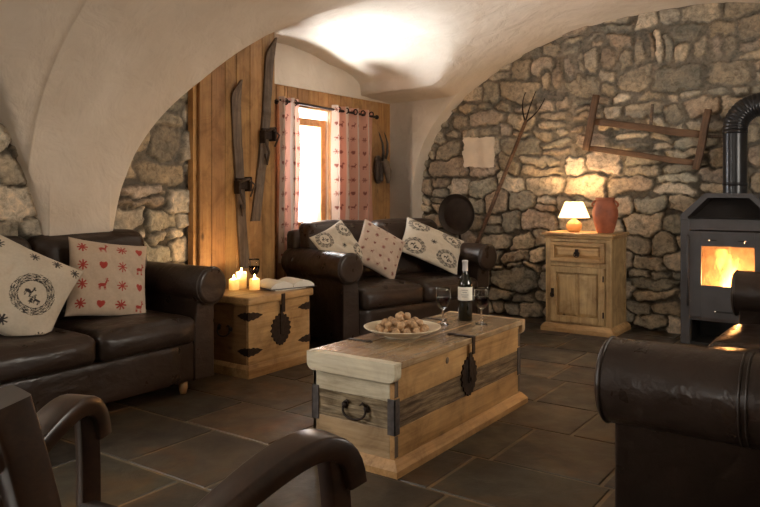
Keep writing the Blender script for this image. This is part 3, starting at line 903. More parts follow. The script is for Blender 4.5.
# lock, hasp and hinges
g = G(); g.prism([(p + .02, q + .283) for p, q in shield(.155, .19)], -hy - .008, -hy - .0005, lambda p, q, t: (p, t, q)); lk = g.build('lock_plate', M['iron'], cc)
g = G(); g.lathe([(0, 0), (.02, 0), (.02, .006), (.012, .01), (0, .01)], 18, mat=Matrix.Translation((.02, -hy - .006, .27)) @ Matrix.Rotation(R(90), 4, 'X')); g.build('keyhole_cover', M['iron'], lk)
g = G(); g.box(.012, .038, -CW / 2 - .019, -CW / 2 - .012, .395, .482, .002); g.box(.006, .040, -hy - .016, -hy - .006, .25, .40, .003); g.box(.009, .041, -CW / 2 - .02, -CW / 2 + .10, .4775, .4825, .002)
g.lathe([(0, 0), (.022, 0), (.022, .006), (0, .008)], 14, (.025, -CW / 2 + .11, .4775)); g.build('hasp', M['iron'], cc)
for x in (-.36, .36):
    g = G(); g.box(x - .012, x + .012, CW / 2 - .12, CW / 2 - .002, .4775, .4805, .001)
    g.lathe([(0, 0), (.02, 0), (.018, .004), (0, .004)], 12, (x, CW / 2 - .125, .4772)); g.build('hinge', M['iron'], cc)
bail_handle(cc, -hx, -.02, .255, -1, .12, M['iron'])
bail_handle(cc, hx, -.02, .255, 1, .12, M['iron'])
g = G(); g.lathe([(0, 0), (.014, 0), (.016, .001), (.012, .003), (0, .002)], 14, mat=Matrix.Translation((-.19, -hy + .001, .40)) @ Matrix.Rotation(R(90), 4, 'X')); g.build('knot', M['old_wood'], cc)

# ---------------------------------------------------------------- small candle chest
sc_ = thing('side_chest', 'small square pine chest with iron shield lock between the two sofas', 'chest', (-3.57, 3.61, 0), 90)
w, d_ = .60, .44
g = G(); g.box(-w / 2, w / 2, -d_ / 2, -d_ / 2 + .022, .07, .465, .003); g.build('front_panel', M['pine'], sc_)
for sx in (-1, 1):
    a, b = sx * w / 2, sx * (w / 2 - .022)
    g = G(); g.box(min(a, b), max(a, b), -d_ / 2 + .022, d_ / 2, .07, .465, .003); g.build('side_panel', M['side_pine'], sc_)
g = G(); g.box(-w / 2 + .022, w / 2 - .022, d_ / 2 - .02, d_ / 2, .07, .465, .003); g.build('back_panel', M['side_pine'], sc_)
g = G(); e = .02
prof = [(w / 2 + e, d_ / 2 + e, 0), (w / 2 + e, d_ / 2 + e, .055), (w / 2 + .004, d_ / 2 + .004, .08), (w / 2 - .03, d_ / 2 - .03, .08)]
vs = [(sx * a, sy * b, z) for a, b, z in prof for sx, sy in ((-1, -1), (1, -1), (1, 1), (-1, 1))]
g.add(vs, [(i * 4 + k, i * 4 + (k + 1) % 4, i * 4 + 4 + (k + 1) % 4, i * 4 + 4 + k) for i in range(3) for k in range(4)])
g.build('plinth', M['pine'], sc_)
g = G(); g.box(-w / 2 - .022, w / 2 + .022, -d_ / 2 - .022, d_ / 2, .466, .52, .012, seg=4); g.build('lid', M['pine'], sc_)
g = G(); g.prism([(p, q + .272) for p, q in shield(.185, .21)], -d_ / 2 - .007, -d_ / 2 - .0005, lambda p, q, t: (p, t, q)); lk = g.build('lock_plate', M['iron'], sc_)
g = G(); g.box(-.016, .016, -d_ / 2 - .03, -d_ / 2 - .022, .39, .515, .002); g.box(-.012, .012, -d_ / 2 - .014, -d_ / 2 - .006, .24, .44, .002); g.build('hasp', M['iron'], sc_)
for sx in (-1, 1):
    for z in (.395, .165):
        g = G(); g.prism([(sx * (w / 2 - p), q + z) for p, q in lens(.125, .052)], -d_ / 2 - .005, -d_ / 2 - .0003, lambda p, q, t: (p, t, q))
        g.prism([(-d_ / 2 + p, q + z) for p, q in lens(.10, .052)], w / 2 + .0003, w / 2 + .005, lambda p, q, t, sx=sx: (sx * t, p, q))
        g.build('corner_strap', M['iron'], sc_)
bail_handle(sc_, -w / 2, 0, .30, -1, .11, M['iron'])
bail_handle(sc_, w / 2, 0, .30, 1, .11, M['iron'])

# candles
for i, (u, v, r, h, lb) in enumerate(((-3.70, 3.515, .036, .075, 'short cream pillar candle burning nearest left sofa arm'),
                                      (-3.72, 3.605, .038, .115, 'tallest cream pillar candle of the three, burning'),
                                      (-3.585, 3.60, .036, .078, 'short cream pillar candle burning nearest the wine glass on side chest'))):
    cd = thing('pillar_candle', lb, 'candle', (u, v, .5205), 0, 'burning candles on the side chest')
    g = G(); g.lathe([(0, 0), (r, 0), (r, h - .004), (r - .003, h), (r - .006, h - .003), (r - .007, h - .028), (r - .012, h - .032), (0, h - .032)], 28); g.build('wax', M['wax'], cd)
    g = G(); g.tube([(0, 0, h - .0325), (.001, 0, h - .010)], .0015, 6); g.build('wick', M['wick'], cd)
    g = G(); g.lathe([(0, h - .016), (.0065, h - .009), (.0085, h - .001), (.0065, h + .012), (.0028, h + .025), (0, h + .031)], 14); g.build('flame', M['flame'], cd)
    point('candle_light', (u, v, .5205 + h - .004), 2.6, (1.0, .62, .28), .006)

# ---------------------------------------------------------------- wine glasses
def wine_glass(label, loc, group='wine glasses'):
    r_ = thing('wine_glass', label, 'glass', loc, 0, group)
    o = [(0, .004), (.032, .003), (.033, 0), (.0335, .002), (.03, .006), (.010, .012), (.005, .02), (.0075, .035), (.0045, .05), (.008, .062), (.0045, .072), (.006, .082), (.022, .092), (.034, .11), (.040, .135), (.041, .16), (.039, .19), (.0375, .201)]
    i_ = [(.0362, .201), (.0376, .19), (.0394, .16), (.0384, .135), (.0322, .111), (.02, .096), (0, .090)]
    g = G(); g.lathe([(0, 0), (.032, 0)] + o[3:] + i_, 28); g.build('glass', M['glass'], r_)
    g = G(); g.lathe([(0, .0908), (.0195, .0968), (.0315, .1115), (.0378, .135), (.0385, .150), (0, .150)], 28); g.build('wine', M['wine'], r_)
    return r_
wine_glass('glass of red wine on coffee chest between the plate and the bottle', (-1.965, 3.405, .478))
wine_glass('glass of red wine on coffee chest on far side of the bottle', (-1.80, 3.535, .478))
wine_glass('glass of red wine beside the candles on the side chest', (-3.69, 3.70, .5205))

bt = thing('wine_bottle', 'dark red wine bottle with cream label on the coffee chest', 'bottle', (-1.935, 3.60, .478))
g = G(); g.lathe([(0, 0), (.036, 0), (.040, .004), (.040, .195), (.038, .215), (.026, .245), (.0165, .262), (.0150, .285), (.0150, .325), (.0165, .327), (.0165, .335), (.013, .337), (0, .337)], 32); g.build('glass', M['bottle'], bt)
g = G(); n = 33
g.v = [(.0406 * math.cos(a), .0406 * math.sin(a), z) for z in (.115, .19) for a in [R(-160) + R(190) * k / (n - 1) for k in range(n)]]
g.f = [(k, k + 1, n + k + 1, n + k) for k in range(n - 1)]; g.sm = [True] * (n - 1)
lb = g.build('label', M['label'], bt)
for z, ww in ((.172, 26), (.160, 18), (.146, 30), (.135, 22)):
    g = G(); m_ = 9; c0 = -65
    g.v = [(.0409 * math.cos(R(c0 - ww + 2 * ww * k / (m_ - 1))), .0409 * math.sin(R(c0 - ww + 2 * ww * k / (m_ - 1))), q) for q in (z, z + .0022) for k in range(m_)]
    g.f = [(k, k + 1, m_ + k + 1, m_ + k) for k in range(m_ - 1)]; g.sm = [True] * (m_ - 1); g.build('print', M['ink'], lb)
g = G(); g.lathe([(.0155, .275), (.0156, .285), (.0155, .324), (.0171, .326), (.0171, .336), (.013, .3385), (0, .3385)], 28); g.build('capsule', M['foil'], bt)

# ---------------------------------------------------------------- plate of walnuts
PC = (-1.985, 3.03)
pl = thing('plate', 'wide cream ceramic plate holding walnuts on the coffee chest', 'plate', (*PC, .478))
g = G(); g.lathe([(0, .006), (.085, .006), (.10, .008), (.145, .022), (.185, .040), (.193, .045), (.195, .048), (.190, .049), (.180, .046), (.140, .029), (.095, .014), (.08, .012), (0, .012)], 64)
g.lathe([(.088, .010), (.092, 0), (.082, 0), (.080, .009)], 48)
g.build('dish', M['plate'], pl)
g = G()
prof = []
nw = 20
vs = []; fs = []
for i in range(nw + 1):
    th_ = PI * i / nw
    for k in range(28):
        a = 2 * PI * k / 28
        r_ = .0186 * (1 + .05 * math.sin(a * 5 + 2.5 * math.sin(th_ * 4)) * math.sin(th_) + .05 * math.sin(th_ * 9 + a * 2) * math.sin(th_))
        r_ *= 1 + .10 * math.exp(-(math.sin(a) / .13) ** 2) * math.sin(th_)
        vs.append((r_ * math.sin(th_) * math.cos(a), r_ * math.sin(th_) * math.sin(a), r_ * 1.18 * math.cos(th_)))
fs = [(i * 28 + k, i * 28 + (k + 1) % 28, (i + 1) * 28 + (k + 1) % 28, (i + 1) * 28 + k) for i in range(nw) for k in range(28)]
g.add(vs, fs, True)
wn = g.build('walnut', M['walnut'])
tag(wn, 'brown walnut in the heap on the cream plate', 'walnut', 'walnuts heaped on the plate')
rg = random.Random(12)
spots = []
for k in range(14): spots.append((.114 * math.cos(k * 2 * PI / 14 + .1), .114 * math.sin(k * 2 * PI / 14 + .1), .0375))
for k in range(9): spots.append((.070 * math.cos(k * 2 * PI / 9 + .3), .070 * math.sin(k * 2 * PI / 9 + .3), .034))
for k in range(3): spots.append((.026 * math.cos(k * 2 * PI / 3), .026 * math.sin(k * 2 * PI / 3), .034))
for k in range(8): spots.append((.088 * math.cos(k * 2 * PI / 8 + .5), .088 * math.sin(k * 2 * PI / 8 + .5), .066))
for k in range(5): spots.append((.043 * math.cos(k * 2 * PI / 5 + .9), .043 * math.sin(k * 2 * PI / 5 + .9), .066))
for k in range(3): spots.append((.026 * math.cos(k * 2 * PI / 3 + .4), .026 * math.sin(k * 2 * PI / 3 + .4), .097))
for i, (x, y, z) in enumerate(spots):
    o = wn if i == 0 else wn.copy()
    if i: COL.objects.link(o)
    o.location = (PC[0] + x + rg.uniform(-.003, .003), PC[1] + y + rg.uniform(-.003, .003), .478 + z + rg.uniform(-.001, .001))
    o.rotation_euler = (rg.uniform(0, 6), rg.uniform(0, 6), rg.uniform(0, 6))
    s_ = rg.uniform(.88, 1.02); o.scale = (s_, s_, s_)

# ---------------------------------------------------------------- book and magazine on the side chest
mg = thing('magazine', 'thin grey magazine lying under the open book on side chest', 'magazine', (-3.45, 3.76, .5205), 78)
g = G(); g.box(-.13, .13, -.075, .09, 0, .007, .002); g.build('pages', M['page'], mg)
g = G(); g.box(-.132, .132, -.077, .092, .0072, .0085, .0005); g.build('cover', M['magazine'], mg)
bk = thing('open_book', 'open book lying face up on the side chest', 'book', (-3.485, 3.80, .5293), 72); bk.scale = (1.12,) * 3
def page(sx):
    o = [(0, .004)]; m_ = 14
    top = [(.150 * k / m_, .010 + .034 * math.sin(PI * min(1, (k / m_) * .93 + .06)) ** .7) for k in range(m_ + 1)]
    return [(sx * .002, .0045)] + [(sx * (x + .002), z + .003) for x, z in top] + [(sx * .154, .0045)]
for sx in (-1, 1):
    g = G(); g.prism(page(sx), -.105, .105, lambda p, q, t: (p, t, q), True); g.build('page_block', M['page'], bk)
g = G(); g.box(-.168, .168, -.114, .114, 0, .004, .001); g.build('cover', M['cover'], bk)

# ---------------------------------------------------------------- corner cupboard with lamp and jug
cb = thing('pine_cupboard', 'small waxed pine cupboard with one drawer and one door at stone wall', 'cupboard', (-2.135, 6.19, 0), 0)
hw, hd = .282, .215
g = G()
for sx in (-1, 1):
    a, b = sx * hw, sx * (hw - .02)
    g.box(min(a, b), max(a, b), -hd + .02, hd, .06, .80, .003)
g.box(-hw + .02, hw - .02, hd - .015, hd, .06, .80); g.box(-hw + .02, hw - .02, -hd + .02, hd - .015, .06, .08)
g.build('carcass', M['pine_v'], cb)
g = G()
for sx in (-1, 1):
    a, b = sx * (hw + .002), sx * (hw - .045); g.box(min(a, b), max(a, b), -hd, -hd + .02, .06, .80, .003)
for z0, z1 in ((.775, .80), (.565, .60), (.06, .085)): g.box(-hw + .045, hw - .045, -hd + .001, -hd + .02, z0, z1, .002)
g.build('face_frame', M['pine_v'], cb)
for y0 in (-hd + .01, hd - .05):
    g = G(); g.box(hw - .0005, hw + .006, y0, y0 + .04, .06, .80, .002); g.build('side_stile', M['pine_v'], cb)
g = G()
prof = [(hw + .035, hd + .02, .0), (hw + .035, hd + .02, .035), (hw + .025, hd + .012, .05), (hw + .004, hd + .004, .07), (hw - .02, hd - .02, .07)]
vs = [(sx * a, sy * (b + (.015 if sy < 0 else 0)), z) for a, b, z in prof for sx, sy in ((-1, -1), (1, -1), (1, 1), (-1, 1))]
g.add(vs, [(i * 4 + k, i * 4 + (k + 1) % 4, i * 4 + 4 + (k + 1) % 4, i * 4 + 4 + k) for i in range(4) for k in range(4)]); g.build('plinth', M['pine'], cb)
g = G(); g.box(-hw - .03, hw + .03, -hd - .03, hd + .005, .825, .85, .006, seg=3); g.box(-hw - .014, hw + .014, -hd - .014, hd, .80, .826, .010, seg=3); g.build('top', M['pine'], cb)
def framed(x0, x1, z0, z1, fw, y, panels, m, name):
    g = G(); d0 = .024
    g.box(x0, x0 + fw, y - d0, y, z0, z1, .003); g.box(x1 - fw, x1, y - d0, y, z0, z1, .003)
    g.box(x0 + fw, x1 - fw, y - d0, y, z0, z0 + fw, .003); g.box(x0 + fw, x1 - fw, y - d0, y, z1 - fw, z1, .003)
    o = g.build(name, m, cb); px = (x1 - x0 - 2 * fw) / panels
    for k in range(panels):
        a = x0 + fw + k * px; b = a + px
        g = G(); rim = .028
        outer = [(a, z0 + fw), (b, z0 + fw), (b, z1 - fw), (a, z1 - fw)]; inner = [(a + rim, z0 + fw + rim), (b - rim, z0 + fw + rim), (b - rim, z1 - fw - rim), (a + rim, z1 - fw - rim)]
        g.add([(x, y - .001, z) for x, z in outer] + [(x, y - .014, z) for x, z in inner], [(4, 5, 6, 7)] + [(q, (q + 1) % 4, 4 + (q + 1) % 4, 4 + q) for q in range(4)])
        g.build('panel', m, o)
    return o
dr = framed(-hw + .048, hw - .048, .603, .772, .034, -hd + .004, 1, M['pine'], 'drawer')
dd = framed(-hw + .048, hw - .048, .088, .562, .052, -hd + .004, 2, M['pine_v'], 'door')
g = G(); g.box(-.016, .016, -hd - .028, -hd - .019, .655, .715, .004); g.box(-.026, .026, -hd - .028, -hd - .019, .672, .690, .004)
g.loop([(.022 * math.cos(2 * PI * k / 20), -hd - .030, .668 + .020 * math.sin(2 * PI * k / 20)) for k in range(20)], .004); g.build('drawer_pull', M['iron'], dr)
g = G(); g.box(-hw + .056, -hw + .082, -hd - .028, -hd - .019, .30, .37, .003); g.loop([(-hw + .069 + .016 * math.cos(2 * PI * k / 20), -hd - .032, .315 + .02 * math.sin(2 * PI * k / 20)) for k in range(20)], .004); g.build('door_latch', M['iron'], dd)
g = G(); g.box(hw - .062, hw - .050, -hd - .028, -hd - .019, .15, .20, .002); g.box(hw - .062, hw - .050, -hd - .028, -hd - .019, .45, .50, .002); g.build('hinge', M['iron'], dd)

LB = (-2.228, 6.15, .8505)
lp = thing('table_lamp', 'small table lamp with lit cream shade and orange ceramic base', 'lamp', LB)
g = G(); g.lathe([(0, 0), (.042, 0), (.050, .008), (.066, .035), (.068, .055), (.058, .082), (.034, .102), (.020, .110), (.018, .125), (.014, .13), (0, .13)], 36); g.build('lamp_base', M['lampbase'], lp)
g = G(); g.lathe([(.135, .125), (.078, .262), (.076, .262), (.133, .125)], 40); g.build('lamp_shade', M['shade'], lp)
g = G(); g.lathe([(0, .13), (.012, .13), (.012, .155), (.020, .17), (.024, .19), (.018, .21), (0, .216)], 20); g.build('bulb', emitter('bulb', (1, .72, .40), 12), lp)
point('lamp_bulb', (LB[0], LB[1], LB[2] + .235), 19, (1.0, .62, .30), .02)

jg = thing('terracotta_jar', 'reddish terracotta jar with two small loop handles on the cupboard', 'jar', (-1.955, 6.15, .8505), 20)
g = G(); g.lathe([(0, 0), (.066, 0), (.070, .006), (.092, .08), (.106, .15), (.106, .19), (.092, .235), (.078, .262), (.078, .285), (.083, .293), (.083, .30), (.074, .302), (.068, .28), (.07, .26), (.09, .20), (.08, .1), (0, .02)], 44); g.build('body', M['terracotta'], jg)
for sx in (-1, 1):
    g = G(); g.tube([(sx * (.076 + .030 * math.sin(PI * k / 10)), 0, .275 - .065 * k / 10 + .0) if k < 10 else (sx * .096, 0, .205) for k in range(11)], .009, 10); g.build('handle', M['terracotta'], jg)

# ---------------------------------------------------------------- wood stove
st = thing('wood_stove', 'grey steel wood burning stove with arched hood and lit glass door', 'stove', (-.98, 6.27, 0), 0)
fy = -.22; by = .16; sw = .345
g = G()
for sx in (-1, 1):
    a, b = sx * sw, sx * (sw - .07)
    g.box(min(a, b), max(a, b), fy, by, 0, .985, .006)
g.box(-sw + .07, sw - .07, by - .02, by, .02, .90)
g.box(-sw + .07, sw - .07, fy + .01, by - .02, .195, .225); g.box(-sw + .07, sw - .07, fy + .01, by - .02, .905, .985)
g.build('body', M['steel'], st)
g = G(); g.box(-sw + .071, sw - .071, fy + .02, by - .021, 0, .02); g.box(-sw + .071, -sw + .078, fy + .02, by - .021, .02, .194); g.box(sw - .078, sw - .071, fy + .02, by - .021, .02, .194); g.box(-sw + .078, sw - .078, by - .03, by - .021, .02, .194); g.build('log_store', M['steel_dark'], st)  # liner drawn near-black: the opening's shade is in its colour
# hood: chamfered hollow box
oh = [(-sw, .985), (sw, .985), (sw, 1.02), (.165, 1.19), (-.165, 1.19), (-sw, 1.02)]
ih = [(-sw + .055, .990), (sw - .055, .990), (sw - .055, 1.005), (.145, 1.155), (-.145, 1.155), (-sw + .055, 1.005)]
g = G()
vs = [(x, fy, z) for x, z in oh] + [(x, fy, z) for x, z in ih] + [(x, by, z) for x, z in oh] + [(x, fy + .25, z) for x, z in ih]
fs = [(k, (k + 1) % 6, 6 + (k + 1) % 6, 6 + k) for k in range(6)] + [(k, 12 + k, 12 + (k + 1) % 6, (k + 1) % 6) for k in range(6)] + [tuple(range(12, 18))]
g.add(vs, fs); hd_ = g.build('hood', M['steel'], st)
g = G(); g.add(vs[6:12] + vs[18:24], [(k, (k + 1) % 6, 6 + (k + 1) % 6, 6 + k) for k in range(6)] + [tuple(range(6, 12))]); g.build('hood_recess', M['recess_dark'], hd_)
# firebox lining
g = G(); x0, x1, z0, z1 = -.25, .25, .24, .88
g.box(x0 - .015, x0, fy + .02, by - .03, z0, z1); g.box(x1, x1 + .015, fy + .02, by - .03, z0, z1); g.box(x0, x1, by - .045, by - .03, z0, z1); g.box(x0, x1, fy + .02, by - .03, z0 - .012, z0); g.box(x0, x1, fy + .02, by - .03, z1, z1 + .012)
g.build('firebox', M['firebrick'], st)
# door with window opening
g = G(); dx = .272
gx, gz0, gz1 = .186, .475, .780
g.box(-dx, -gx, fy - .028, fy - .002, .225, .895, .004); g.box(gx, dx, fy - .028, fy - .002, .225, .895, .004)
g.box(-gx, gx, fy - .028, fy - .002, .225, gz0, .001); g.box(-gx, gx, fy - .028, fy - .002, gz1, .895, .001)
dr = g.build('door', M['steel'], st)
g = G(); g.box(-gx - .006, gx + .006, fy - .014, fy - .010, gz0 - .006, gz1 + .006); g.build('door_glass', M['pane'], dr)
g = G(); g.tube([(-dx - .012, fy - .035, .31), (-dx - .012, fy - .035, .865)], .009, 12); g.box(-dx - .02, -dx + .01, fy - .034, fy - .004, .34, .355); g.box(-dx - .02, -dx + .01, fy - .034, fy - .004, .82, .835); g.build('door_handle', M['steel'], dr)
for sx in (-1, 1):
    g = G(); g.tube([(sx * .125, fy - .050, .829), (sx * .125, fy - .027, .829)], [.010, .008], 14); g.box(min(sx * .125, sx * .075), max(sx * .125, sx * .075), fy - .032, fy - .027, .823, .832)
    k_ = g.build('vent_knob', M['chrome'] if False else M['steel_dark'], dr)
    g = G(); g.lathe([(0, 0), (.009, 0), (.009, .006), (.006, .010), (0, .011)], 14, mat=Matrix.Translation((sx * .125, fy - .050, .829)) @ Matrix.Rotation(R(90), 4, 'X')); g.build('knob_tip', M['chrome'], k_)
g = G(); g.box(-.08, .08, fy - .034, fy - .027, .272, .286, .002); lv = g.build('air_lever', M['steel_dark'], dr)
g = G(); g.lathe([(0, 0), (.010, 0), (.010, .008), (.006, .012), (0, .013)], 14, mat=Matrix.Translation((-.085, fy - .032, .279)) @ Matrix.Rotation(R(90), 4, 'X')); g.build('knob_tip', M['chrome'], lv)
# flue pipe with ribbed elbow
fl = thing('flue_pipe', 'black enamelled flue pipe with ribbed elbow rising from the stove', 'pipe', (-.965, 6.27, 1.19))
g = G(); g.lathe([(.088, 0), (.088, .50)], 40); g.lathe([(.088, .06), (.092, .06), (.092, .085), (.088, .085)], 40); g.lathe([(.088, .47), (.092, .47), (.092, .50), (.088, .50)], 40); g.build('pipe', M['pipe'], fl)
g = G(); pts = []; rd = []
for k in range(73):
    a = PI / 2 * k / 72; pts.append((.19 - .19 * math.cos(a), 0, .50 + .19 * math.sin(a))); rd.append(.088 + .005 * abs(math.sin(k * PI / 6)) ** .6)
g.tube(pts, rd, 36, cap=False, up=(0, 1, 0)); g.build('elbow', M['pipe'], fl)
g = G(); g.tube([(.19, 0, .69), (.36, 0, .69)] + [(.36 + .12 * math.sin(PI / 2 * k / 12), .12 - .12 * math.cos(PI / 2 * k / 12), .69) for k in range(1, 13)] + [(.48, .13, .69)], .088, 36, cap=False, up=(0, 0, 1)); g.build('pipe', M['pipe'], fl)
g = G(); g.tube([(.48, .115, .69), (.48, .138, .69)], .125, 36); g.build('collar', M['pipe'], fl)

# fire: logs, embers and flames
lg = None
for i, (x, y, z, rz_, ry, ln, m_) in enumerate(((-.02, .02, .30, 4, 0, .40, 'ember'), (.03, -.07, .29, -12, 0, .36, 'ember'), (.0, -.03, .362, 22, 6, .34, 'ember'))):
    g = G(); rg = random.Random(i)
    g.tube([(ln * (q / 12 - .5), .006 * math.sin(q * 1.3 + i), .004 * math.cos(q + i)) for q in range(13)], [.036 + .004 * math.sin(q * 2.1 + i) for q in range(13)], 14)
    o = g.build('firewood_log', M[m_]); o.location = (-.98 + x, 6.27 + y, z - .022); o.rotation_euler = (0, R(ry), R(rz_))
    tag(o, ('glowing log at the back of the fire in the stove', 'glowing log at the front of the fire in the stove', 'glowing log laid across the top of the others in the stove')[i], 'log', 'burning logs in the stove')
g = G(); g.box(-.215, .215, -.125, .085, 0, .46)
fr = g.build('fire', M['fire']); fr.location = (-.98, 6.27, .285)
tag(fr, 'yellow and orange flames burning behind the stove glass', 'fire', kind='stuff')
point('fire_light', (-.98, 6.16, .50), 45, (1.0, .45, .14), .06)

# ---------------------------------------------------------------- things on the stone wall
WV = 6.45
g = G(); n_, m_ = 26, 22; P_ = np.zeros((n_, m_, 3)); B_ = np.zeros((n_, m_, 3))
for i in range(n_):
    for j in range(m_):
        a, b = i / (n_ - 1) - .5, j / (m_ - 1) - .5
        ea = .022 * float(fbm(np.array(b * 9.), np.array(a * 1.), 3, 3)) * (abs(a) * 2) ** 4 * (1.8 if a < 0 else 1); eb = .016 * float(fbm(np.array(a * 9.), np.array(b * 1.), 7, 3)) * (abs(b) * 2) ** 4
        P_[i, j] = (a * .335 + ea, -.016 - .014 * (2 * b) ** 2 * (b > 0) - .010 * (2 * a) ** 2 - .004 * math.sin(a * 11), b * .295 + eb)
B_ = P_ + np.array([0, .0025, 0])
g = gridmesh(P_); g2 = gridmesh(B_); o_ = len(g.v); g.v += g2.v; g.f += [tuple(k + o_ for k in f) for f in g2.f]; g.sm += g2.sm
pp = g.build('parchment', M['paper']); pp.location = (-3.296, WV - .005, 1.595); pp.rotation_euler = (0, R(1.5), 0)
tag(pp, 'torn sheet of old parchment pinned on the stone wall', 'paper')

pn = thing('iron_pan', 'round black iron pan hanging on stone wall behind the window sofa', 'pan', (-3.53, WV - .03, .975))
rx = Matrix.Rotation(R(90), 4, 'X')
g = G(); g.lathe([(0, .012), (.155, .012), (.165, .010), (.20, .045), (.204, .047), (.207, .043), (.172, 0), (0, 0)], 56, mat=rx); g.build('pan_body', M['pan'], pn)
g = G(); g.tube([(.03, -.03, -.18), (.05, -.035, -.28), (.075, -.03, -.42)], [.014, .011, .012], 10); g.build('handle', M['iron'], pn)

fk = thing('pitchfork', 'long wooden pitchfork leaning against the stone wall beside the parchment', 'pitchfork', (-3.60, 6.36, 0))
A_ = Vector((0, 0, 0)); B_ = Vector((.81, .05, 1.885))
g = G(); g.tube([A_, A_.lerp(B_, .5) + Vector((.006, 0, 0)), B_], [.022, .020, .017], 12); g.build('shaft', M['rack_wood'], fk)
dirv = (B_ - A_).normalized(); sd = Vector((dirv.z, 0, -dirv.x))
for k, (off, ln) in enumerate(((-.105, .26), (-.01, .30), (.10, .27))):
    pts = [B_ - dirv * .03]
    for q in range(1, 11):
        t_ = q / 10; pts.append(B_ + dirv * (ln * t_ - .02) + sd * off * (1 - (1 - t_) ** 2.2) + Vector((0, -.02 * math.sin(t_ * 2), 0)))
    g = G(); g.tube(pts, [.009 - .005 * q / 10 for q in range(11)], 8); g.build('tine', M['iron'], fk)

rk = thing('wooden_rack', 'old reddish brown wooden rack frame hung crookedly on the stone wall', 'rack', (-1.69, WV - .045, 1.72))
def bar(name, a, b, w_, th_, m_=None):
    a = Vector((a[0] + 1.69, 0 if len(a) < 3 else a[2], a[1] - 1.72)); b = Vector((b[0] + 1.69, 0 if len(b) < 3 else b[2], b[1] - 1.72))
    dv = b - a; ln = dv.length; ang = math.atan2(dv.z, dv.x)
    g = G(); g.rbox(-ln / 2, ln / 2, -th_ / 2, th_ / 2, -w_ / 2, w_ / 2, .006, 5, lambda p, un: p + Vector((0, .002 * math.sin(p.x * 23), .0025 * math.sin(p.x * 17 + ln))))
    o = g.build(name, m_ or M['rack_wood'], rk); o.location = (a + b) / 2; o.rotation_euler = (0, -ang, 0); return o
bar('post', (-2.112, 2.07, -.012), (-2.206, 1.575, -.012), .058, .045)
bar('post', (-1.183, 1.88, -.012), (-1.274, 1.385, -.012), .056, .045)
bar('rail', (-2.135, 1.835, .012), (-1.20, 1.665, .012), .060, .03)
bar('rail', (-2.19, 1.598, .012), (-1.25, 1.432, .012), .050, .03)
bar('peg', (-1.628, 1.955, .010), (-1.652, 1.755, .010), .024, .024, M['old_wood'])
bar('crossbar', (-1.24, 1.668, .02), (-1.02, 1.645, .02), .026, .02, M['old_wood'])

# ---------------------------------------------------------------- skis on the boarded wall
def ski(label, pts, wid, tip, bind, loc_u=-3.997):
    """pts: (v, z) from the top down"""
    r_ = thing('wooden_ski', label, 'ski', (loc_u, pts[-1][0], pts[-1][1]), 90, 'old wooden skis on the boarded wall')
    n = 40; o0 = Vector((pts[-1][0], pts[-1][1]))
    def at(t_):
        a, b = Vector(pts[0]) - o0, Vector((0, 0)); md = Vector(pts[1]) - o0
        return a * (1 - t_) ** 2 + md * 2 * t_ * (1 - t_) + b * t_ * t_
    vs = []; 
    for k in range(n + 1):
        t_ = k / n; p = at(t_); w_ = wid / 2 * (1 if not tip else min(1, .12 + (t_ / .09)) if t_ < .08 else 1) * (1 - .12 * math.sin(PI * t_))
        sk = (.018 * (1 - t_ / .08) if tip and t_ < .08 else 0)
        lift = -.012 - (.05 * (1 - t_ / .14) ** 2 if tip and t_ < .14 else 0)
        th_ = .022 if .35 < t_ < .7 else .016
        for sx, yy in ((-1, 0), (1, 0), (1, -th_), (.3, -th_ - .004), (-.3, -th_ - .004), (-1, -th_)): vs.append((p.x + sx * w_ + sk, yy + lift + .010, p.y))
    fs = [(k * 6 + q, k * 6 + (q + 1) % 6, k * 6 + 6 + (q + 1) % 6, k * 6 + 6 + q) for k in range(n) for q in range(6)] + [tuple(range(5, -1, -1)), tuple(range(n * 6, n * 6 + 6))]
    g = G(); g.add(vs, fs); g.build('ski_body', M['old_wood'], r_)
    tb = bind; p = at(tb); 
    g = G(); g.box(p.x - wid * .62, p.x + wid * .62, -.052, -.020, p.y - .035, p.y + .05, .006)
    g.box(p.x - wid * .66, p.x - wid * .45, -.075, -.015, p.y - .07, p.y + .03, .005); g.box(p.x + wid * .45, p.x + wid * .66, -.085, -.015, p.y - .05, p.y + .06, .005)
    bd = g.build('binding', M['iron'], r_)
    g = G()
    g.tube([(p.x - wid * .5, -.06, p.y + .02), (p.x, -.115, p.y + .045), (p.x + wid * .55, -.07, p.y + .03)], .011, 8)
    g.tube([(p.x - wid * .5, -.05, p.y - .02), (p.x - wid * .2, -.08, p.y - .14), (p.x - .01, -.05, p.y - .23), (p.x - .02, -.04, p.y - .15)], .010, 8)
    g.tube([(p.x + wid * .5, -.06, p.y + .04), (p.x + wid * .9, -.09, p.y + .0), (p.x + wid * .8, -.05, p.y - .09)], .008, 8)
    g.build('strap', M['strap'], bd)
    return r_
ski('old wooden ski with pointed tip, left of the two on the boards', ((3.80, 2.04), (3.825, 1.35), (3.90, .62)), .095, True, .56)
ski('old wooden ski with square tail, right of the two on the boards', ((4.175, 2.42), (4.13, 1.60), (4.01, .975)), .095, True, .50)

